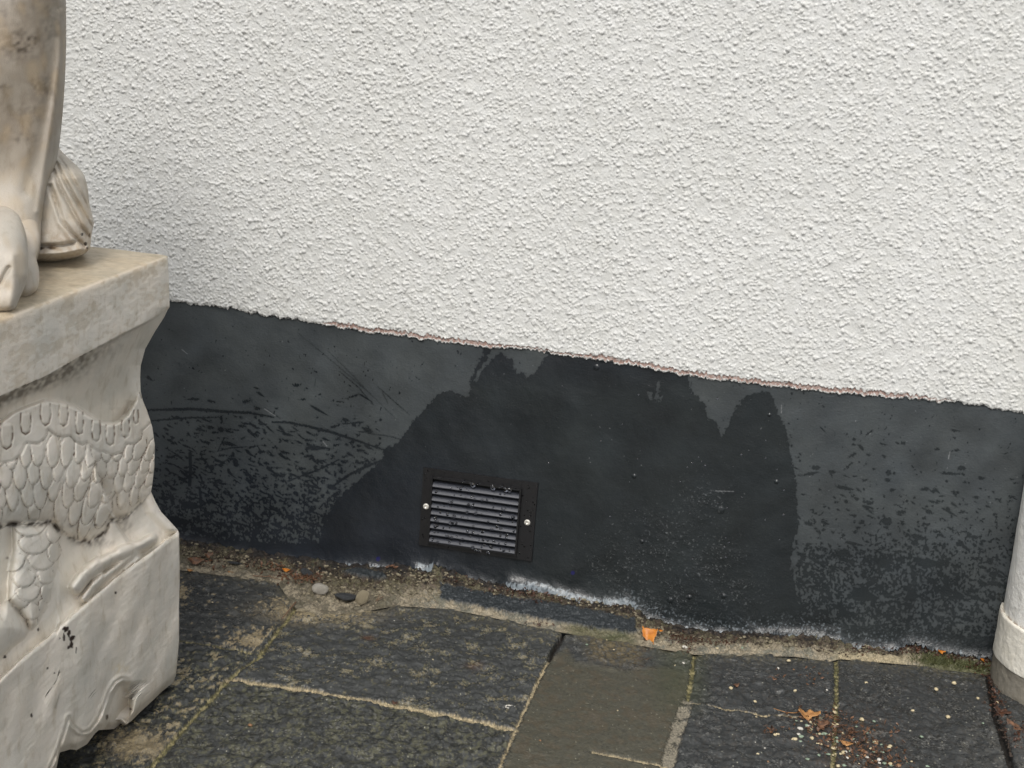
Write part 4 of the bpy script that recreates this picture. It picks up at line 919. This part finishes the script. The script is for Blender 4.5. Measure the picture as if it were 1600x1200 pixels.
so_ = place('stone', stone_mesh('stone', M_ST2, 3, flat=.9), fz(566, 943, .011), (.0125, .009, .019), .3, 'upright buff stone right of the flat dark stone', 'stone'); so_.rotation_euler = (0, .45, .3)
place('pebble', stone_mesh('pebble', M_ST2, 4), gp(470, 954, .004), (.010, .006, .007), .1, 'small yellowish pebble on the sandy corner of the left slab joint', 'pebble')
so_ = place('slate_chip', stone_mesh('slate_chip', M_ST3, 8, flat=.35), fz(479, 900, .006), (.013, .008, .012), .6, 'dark slate chip leaning on the mortar above the red-brown leaves', 'stone'); so_.rotation_euler = (1.0, .3, .2)
place('slate_chip', stone_mesh('slate_chip', M_ST3, 9, flat=.3), fz(366, 884, .003), (.016, .007, .008), .3, 'small dark slate chip on the mortar near the pedestal', 'stone')
# leaves
def leaf_mat(name, c, c2): 
    M, t, bs = mat(name); n = noise(t, 90, 4, .6); r = ramp(t, n.outputs[0], [(.35, tuple(lin(c))), (.68, tuple(lin(c2)))]); t.links.new(r.outputs[0], bs.inputs['Base Color'])
    bs.inputs['Roughness'].default_value = .42; n2 = noise(t, 260, 3); bump(t, bs, n2.outputs[0], .0006); return M
M_LO = leaf_mat('orange_leaf', (170, 98, 26), (200, 128, 44)); M_LR = leaf_mat('rust_leaf', (66, 48, 38), (128, 92, 66)); M_LY = leaf_mat('tan_leaf', (140, 96, 56), (190, 142, 88)); M_LD = leaf_mat('dark_leaf', (48, 32, 26), (92, 60, 42))
def leaf(name, outline, m_, loc, nrm_tilt, rz, curl, label, cat='leaf', size=.017, stem=None, rib=True):
    """curved leaf from an outline (unit coordinates), with a midrib fold and thickness"""
    NU = 26; V_, F2 = [], []; idx = {}
    g = np.linspace(-1.1, 1.1, NU)
    for i, a in enumerate(g):
        for j, b in enumerate(g):
            if inside(np.array(a), np.array(b), outline): idx[(i, j)] = len(V_); V_.append((a*size, b*size, size*(curl*(a*a)+.5*curl*b*b*b+.10*abs(a)+.05*math.sin(5*a+3*b))))
    for (i, j) in idx:
        if all(k in idx for k in ((i+1, j), (i+1, j+1), (i, j+1))): F2.append((idx[(i, j)], idx[(i+1, j)], idx[(i+1, j+1)], idx[(i, j+1)]))
    o = make_mesh(name, V_, F2, m_); o.location = loc; o.rotation_euler = (*nrm_tilt, rz)
    md = o.modifiers.new('thick', 'SOLIDIFY'); md.thickness = .0006
    tag(o, label, cat)
    if stem:
        p = [Vector(s_)*size for s_ in stem]; tube = tube_mesh(p, .0007); so = make_mesh('stem', *tube, m_); so.parent = o
    return o
def tube_mesh(p, r_, N=7):
    V_, F2 = [], []
    for k, c in enumerate(p):
        d_ = (p[min(k+1, len(p)-1)]-p[max(k-1, 0)]).normalized(); a = d_.orthogonal().normalized(); b = d_.cross(a)
        for i in range(N): V_.append(tuple(c+(a*math.cos(i*6.2832/N)+b*math.sin(i*6.2832/N))*r_*(1-.4*k/len(p))))
    for k in range(len(p)-1):
        for i in range(N): F2.append((k*N+i, k*N+(i+1) % N, (k+1)*N+(i+1) % N, (k+1)*N+i))
    F2.append(tuple(range(N))[::-1]); F2.append(tuple(range((len(p)-1)*N, len(p)*N)))
    return V_, F2
OUT1 = [(-1, .95), (-.85, .55), (-.8, .1), (-.55, -.45), (-.1, -.8), (.5, -.9), (.85, -1.0), (.9, -.4), (1.0, .2), (1.0, .85), (.75, .7), (.5, .85), (.1, .65), (-.3, .75), (-.6, .65)]
OUT2 = [(-1, 0), (-.6, .4), (-.1, .55), (.4, .45), (1, .1), (.5, -.35), (0, -.5), (-.6, -.35)]
OUT3 = [(-.9, -.3), (-.7, .4), (-.2, .3), (.1, .7), (.5, .3), (.95, .4), (.8, -.2), (.3, -.3), (.1, -.7), (-.4, -.5)]
leaf('leaf', OUT1, M_LO, fz(1012, 1000, .010), (.75, .05), -.08, .22, 'bright orange leaf propped on edge against the foot of the plinth', size=.0165, stem=[(.8, -.9, 0), (.95, -1.15, .02), (1.1, -1.35, -.02)])
leaf('leaf', OUT2, M_LR, fz(305, 882, .006), (.5, .1), .5, .3, 'rust-brown leaf on the mortar beside the pedestal corner', size=.019)
leaf('leaf', OUT3, M_LR, fz(325, 876, .010), (.7, .1), .9, .4, 'dark red curled leaf lying over the rust-brown one by the pedestal', size=.012)
leaf('leaf', OUT2, M_LO, fz(447, 896, .006), (.4, .1), .2, .3, 'small orange leaf above the clump of red-brown leaves', size=.009)
leaf('leaf', OUT2, M_LY, gp(297, 891, .005), (.3, .1), 0, .2, 'small tan leaf at the edge of the slab by the pedestal', size=.007)
leaf('leaf', OUT2, M_LY, gp(360, 894, .005), (.2, .1), .1, .2, 'tiny pale tan leaf on the left slab edge', size=.006)
leaf('leaf', OUT3, M_LY, gp(1263, 1117, .006), (.2, .1), .1, .5, 'tan curled leaf with a long stem on the right joint', size=.023, stem=[(-.8, 0, 0), (-1.2, -.15, .0), (-1.7, -.18, -.05), (-2.3, -.02, -.1), (-2.6, .05, -.1)])
leaf('leaf', OUT3, M_LR, gp(1282, 1133, .006), (.2, .1), .6, .5, 'brown curled leaf below the tan stemmed leaf', size=.018)
leaf('leaf', OUT2, M_LR, gp(1262, 1138, .005), (.2, .1), 1.1, .4, 'small round rust leaf left of the gravel', size=.008)
leaf('leaf', OUT2, M_LY, gp(1322, 1162, .006), (.2, .1), 0, .3, 'amber leaf scrap on the gravel pile', size=.012)
leaf('leaf', OUT2, M_LR, gp(1150, 1071, .005), (.2, .1), .9, .4, 'small brown leaf beside a cream pebble on the middle slab', size=.009)
leaf('leaf', OUT2, M_LO, fz(1250, 972, .0) if False else fz(1032, 990, .004), (.4, .1), .3, .2, 'tiny orange scrap right of the bright orange leaf', size=.005)
leaf('leaf', OUT3, M_LO, fz(1470, 1026, .006), (.4, .1), .3, .3, 'orange leaf scrap in the crack above the moss', size=.009)
leaf('leaf', OUT3, M_LO, fz(1534, 1038, .006), (.4, .1), 1.3, .3, 'orange leaf scrap beside the column foot', size=.009)
leaf('leaf', OUT2, M_LR, gp(1584, 1136, .004), (.2, .1), -.9, .3, 'long rust leaf in front of the column foot', size=.019)
leaf('leaf', OUT3, M_LD, gp(1566, 1112, .004), (.2, .1), -.4, .3, 'dark brown leaf in the gap in front of the column', size=.018)
leaf('leaf', OUT3, M_LD, gp(617, 1098, .003), (.2, .1), -.3, .3, 'small maroon leaf scrap on the beige joint in the middle', size=.007)
# curl-shaped pale scrap
an = np.linspace(.2, 4.6, 16); P2 = [Vector((.0075*math.cos(a), .0055*math.sin(a), .0015+.0006*math.sin(3*a))) for a in an]
o = make_mesh('paint_flake', *tube_mesh(P2, .0016), M_WH); o.location = gp(797, 1106, 0); tag(o, 'small pale hook-shaped flake on the big middle slab', 'flake')
def twig(pts, h, r_, label):
    P2 = []
    for i in range(len(pts)-1):
        a, b = Vector(fz(*pts[i], h)), Vector(fz(*pts[i+1], h))
        for k in range(4): P2.append(a.lerp(b, k/4)+Vector((random.uniform(-1, 1), random.uniform(-1, 1), random.uniform(0, 1)))*.0006)
    P2.append(Vector(fz(*pts[-1], h))); c = P2[0].copy()
    o = make_mesh('twig', *tube_mesh([p-c for p in P2], r_), M_TW); o.location = c; tag(o, label, 'twig')
M_TW = simple('twig_bark', tuple(lin((112, 88, 68))), .7, 200, .3)
twig([(462, 945), (452, 958), (440, 972)], .003, .0016, 'short brown twig in the upper end of the left slab joint')
twig([(395, 904), (420, 906), (440, 911)], .003, .0012, 'thin reddish twig along the edge of the upper left slab')
twig([(598, 938), (586, 944), (594, 934)], .004, .0010, 'tiny dark twig right of the upright buff stone')
# pebbles: single things in the photo, so single objects
kinds = {'cream': (stone_mesh('cream_pebble', M_CR, 11, 2, .0, .6), 'tiny cream pebble scattered on the dark slabs at lower right'),
         'green': (stone_mesh('green_pebble', M_GN, 12, 2, .0, .5), 'tiny pale green pebble in the gravel drift at lower right'),
         'brown': (stone_mesh('brown_pebble', M_BR, 13, 2), 'tiny rust-brown pebble in the gravel drift at lower right'),
         'white': (stone_mesh('white_pebble', M_WH, 14, 2), 'tiny white stone crumb on the slabs')}
def peb(kind, u, v, r_, zoff=.0):
    me, lab = kinds[kind]; k = r_/1000
    where = ('in the gravel drift on the joint at lower right' if 1235 < u < 1420 and v > 1100 else 'on the far right slab near the column foot' if u > 1310 else 'on the dark slab left of the gravel drift' if u > 1090
             else 'on the smooth olive slab' if u > 880 else 'on the left slabs')
    lab = {'cream': 'tiny cream pebble lying ', 'green': 'tiny pale green pebble lying ', 'brown': 'tiny rust-brown pebble lying ', 'white': 'tiny white stone crumb lying '}[kind]+where
    o = place('pebble', me, gp(u, v, k*.5+zoff), (k*random.uniform(.9, 1.35), k*random.uniform(.8, 1.1), k), random.uniform(0, 3.1), lab, 'pebble', kind+' pebbles '+where)
for (u, v, r_, kd) in [(1142, 1075, 5, 'cream'), (1232, 1032, 4, 'cream'), (1216, 1044, 2.4, 'white'), (1190, 1066, 3, 'cream'), (1242, 1079, 3.6, 'cream'), (1354, 1067, 3.8, 'cream'), (1347, 1124, 5, 'cream'), (1366, 1127, 3.6, 'green'), (1306, 1106, 3.6, 'cream'), (1304, 1113, 5, 'cream'),
    (1266, 1128, 4, 'cream'), (1272, 1132, 4, 'cream'), (1300, 1130, 3.6, 'cream'), (1241, 1155, 5.5, 'cream'), (1262, 1186, 4, 'green'), (1211, 1148, 3, 'cream'), (1216, 1147, 3, 'cream'), (1195, 1169, 2, 'white'), (1369, 1162, 4.2, 'brown'), (1389, 1168, 4.2, 'cream'), (1317, 1148, 4, 'cream'),
    (1484, 1044, 4.2, 'cream'), (1491, 1067, 5.5, 'cream'), (1463, 1077, 5, 'cream'), (1528, 1091, 4, 'cream'), (1481, 1120, 4.5, 'cream'), (1536, 1130, 3.2, 'green'), (1440, 1151, 4, 'green'), (1426, 1110, 3.4, 'cream'), (1464, 1107, 2.4, 'white'), (1447, 1117, 3, 'brown'), (1417, 1194, 5.5, 'green'),
    (1070, 1011, 4.6, 'white'), (917, 1007, 3.6, 'green'), (1055, 1040, 3, 'cream'), (1068, 1036, 2.6, 'white'), (1033, 1003, 2.6, 'cream'), (1120, 1013, 3.4, 'cream'), (1160, 1012, 3, 'green'), (1558, 1097, 3.4, 'cream'), (1152, 1095, 3, 'white'), (1180, 1096, 3.4, 'cream'), (1182, 1121, 3.2, 'cream'), (1214, 1147, 3, 'cream'),
    (676, 1031, 2.8, 'cream'), (391, 1133, 3.2, 'brown'), (356, 1127, 1.5, 'white'), (332, 941, 2.2, 'cream'), (486, 1019, 2, 'white'), (1184, 1178, 3.2, 'cream'), (1205, 1144, 3.0, 'brown'), (1180, 1160, 2, 'white'), (959, 1015, 2, 'cream'), (948, 1000, 2, 'cream'), (912, 989, 2.6, 'cream'), (616, 970, 1.8, 'white'), (965, 1110, 1.6, 'cream'), (844, 1157, 2, 'brown'),
    (373, 878, 2, 'brown'), (1278, 1066, 2, 'white'), (1292, 1078, 1.8, 'white'), (1240, 1046, 1.6, 'brown'), (1200, 1190, 2, 'brown')]:
    peb(kd, u, v, r_)
rp = random.Random(9)
for k in range(130):
    t_ = rp.random(); u = 1262+t_*120+rp.gauss(0, 24); v = 1136+t_*58+rp.gauss(0, 13)
    if v > 1215 or v < 1118: continue
    peb(rp.choice(['cream', 'cream', 'green', 'green', 'brown', 'cream', 'white']), u, v, rp.choice([2.2, 2.8, 3.4, 4.2, 4.8])*rp.uniform(.8, 1.1), 0)
# leaf litter and soil crumbs
def litter(name, spots, m_, label, seed, smin=.002, smax=.006, zup=.002, kind='stuff'):
    r_ = random.Random(seed); V_, F2 = [], []
    for (u0, v0, su, sv, n) in spots:
        for k in range(n):
            u, v = r_.gauss(u0, su), r_.gauss(v0, sv); c = Vector(fz(u, v, zup*r_.random()+.001)); s_ = r_.uniform(smin, smax); o = len(V_)
            ax = Vector((r_.gauss(0, 1), r_.gauss(0, 1), r_.gauss(0, .5))).normalized(); b = ax.orthogonal().normalized(); b = (b*math.cos(k)+ax.cross(b)*math.sin(k)); n_ = ax.cross(b)
            for q_ in ((-1, -.3), (-.3, -.55), (.5, -.45), (1, 0), (.4, .5), (-.5, .4)):
                V_.append(tuple(c+(ax*q_[0]+b*q_[1]*.8+n_*.25*q_[0]**2)*s_))
            V_.append(tuple(c-n_*s_*.12))
            for i in range(6): F2.append((o+i, o+(i+1) % 6, o+6))
    ob = make_mesh(name, V_, F2, m_, smooth=False); md = ob.modifiers.new('thick', 'SOLIDIFY'); md.thickness = .0004
    tag(ob, label, 'leaf litter', kind=kind)
litter('leaf_litter', [(462, 904, 14, 5, 110), (490, 902, 8, 5, 40), (430, 890, 8, 4, 30), (330, 884, 12, 4, 24), (410, 885, 20, 3, 16), (612, 889, 4, 2, 10)], M_LR, 'crumbled red-brown leaves along the foot of the plinth at left', 1, .0015, .0055)
litter('leaf_litter', [(850, 938, 22, 4, 70), (830, 931, 14, 3, 40), (790, 925, 22, 3, 40), (700, 905, 20, 4, 30), (1085, 1004, 20, 4, 110), (1055, 998, 14, 4, 50), (1130, 1006, 14, 3, 40), (838, 978, 10, 2, 24), (1075, 1015, 8, 5, 24), (1350, 1018, 30, 3, 60), (1420, 1014, 24, 3, 60)], M_LD, 'dark wet leaf crumbs in the crack under the middle of the plinth', 2, .001, .0035)
litter('leaf_litter', [(1500, 1028, 24, 4, 90), (1530, 1042, 12, 6, 50), (1450, 1018, 20, 3, 40), (1548, 1062, 5, 14, 50), (1560, 1100, 8, 20, 90), (1590, 1150, 12, 14, 60)], M_LD, 'dark wet leaf crumbs packed beside the foot of the column', 3, .0012, .005)
litter('leaf_litter', [(1285, 1130, 26, 10, 120), (1335, 1160, 34, 14, 160), (1380, 1190, 30, 10, 80), (1205, 1144, 6, 4, 16), (1270, 1060, 10, 8, 14), (1210, 1062, 7, 5, 10)], M_LR, 'brown leaf crumbs mixed into the gravel on the right slabs', 4, .0012, .0055)
# grit and crumbs of mortar in the crack: nobody could count them
def rubble(spots, m_, label, seed, smin, smax):
    r_ = random.Random(seed); V_, F2 = [], []
    ico = bmesh.new(); bmesh.ops.create_icosphere(ico, subdivisions=1, radius=1); iv = [v.co.copy() for v in ico.verts]; fi = [tuple(v.index for v in f.verts) for f in ico.faces]; ico.free()
    for (pts, sv, n) in spots:
        for k in range(n):
            i = r_.randrange(len(pts)-1); t_ = r_.random(); u = pts[i][0]*(1-t_)+pts[i+1][0]*t_; v = pts[i][1]*(1-t_)+pts[i+1][1]*t_+r_.gauss(0, sv)
            c = Vector(fz(u, v, -.0018)); s_ = smin+(smax-smin)*r_.random()**2.5; o = len(V_); sx, sy, sz = r_.uniform(.7, 1.4), r_.uniform(.7, 1.2), r_.uniform(.5, .9)
            for q_ in iv:
                k2 = r_.uniform(.75, 1.15); V_.append((c.x+q_.x*s_*sx*k2, c.y+q_.y*s_*sy*k2, c.z+q_.z*s_*sz*k2))
            F2 += [tuple(a+o for a in f) for f in fi]
    tag(make_mesh('grit', V_, F2, m_, smooth=False), label, 'grit', kind='stuff')
LN = [(285, 862), (340, 870), (420, 884), (500, 897), (600, 903), (680, 905)]; LN2 = [(690, 900), (780, 920), (900, 940), (985, 952), (1010, 978), (1080, 997), (1200, 1001), (1320, 1020), (1430, 1014), (1540, 1034)]
M_GR1 = simple('mortar_grit', tuple(lin((126, 118, 98))), .8, 300, .35); M_GR2 = simple('soil_grit', tuple(lin((58, 47, 38))), .75, 300, .4)
rubble([(LN, 7, 520), ([(470, 925), (600, 925), (690, 935)], 7, 160), (LN2, 4, 420)], M_GR1, 'pale crumbs of old mortar lying in the crack along the foot of the wall', 5, .0008, .0046)
rubble([(LN, 6, 700), (LN2, 4, 900), ([(1545, 1050), (1560, 1120), (1580, 1180)], 5, 150), ([(1285, 1125), (1340, 1160), (1400, 1195)], 12, 200)], M_GR2, 'dark grains of soil in the crack along the foot of the wall and between slabs', 6, .0006, .0032)
# moss tuft
r_ = random.Random(4); V_, F2 = [], []
for (u0, v0, su, sv, n) in ((1452, 1030, 16, 4, 900), (1475, 1036, 16, 3.5, 900), (1510, 1043, 12, 3, 500), (1532, 1046, 8, 3, 250), (930, 985, 30, 3, 260), (1306, 1060, 1.5, 14, 160)):
    for k in range(n):
        u, v = r_.gauss(u0, su), r_.gauss(v0, sv); c = Vector(fz(u, v, -.0005)); o = len(V_); h = r_.uniform(.002, .006) if u > 1400 else r_.uniform(.001, .0025); an = r_.uniform(0, 6.28); w2 = .0006; tl_ = Vector((r_.gauss(0, .4), r_.gauss(0, .4), 1))*h
        d_ = Vector((math.cos(an), math.sin(an), 0))*w2; V_ += [tuple(c-d_), tuple(c+d_), tuple(c+tl_*.6+d_*.6), tuple(c+tl_)]; F2.append((o, o+1, o+2, o+3))
M_MOSS = leaf_mat('moss_green', (62, 68, 40), (108, 110, 74))
tag(make_mesh('moss', V_, F2, M_MOSS, smooth=False), 'short green moss growing in the crack between slabs and wall', 'moss', kind='stuff')
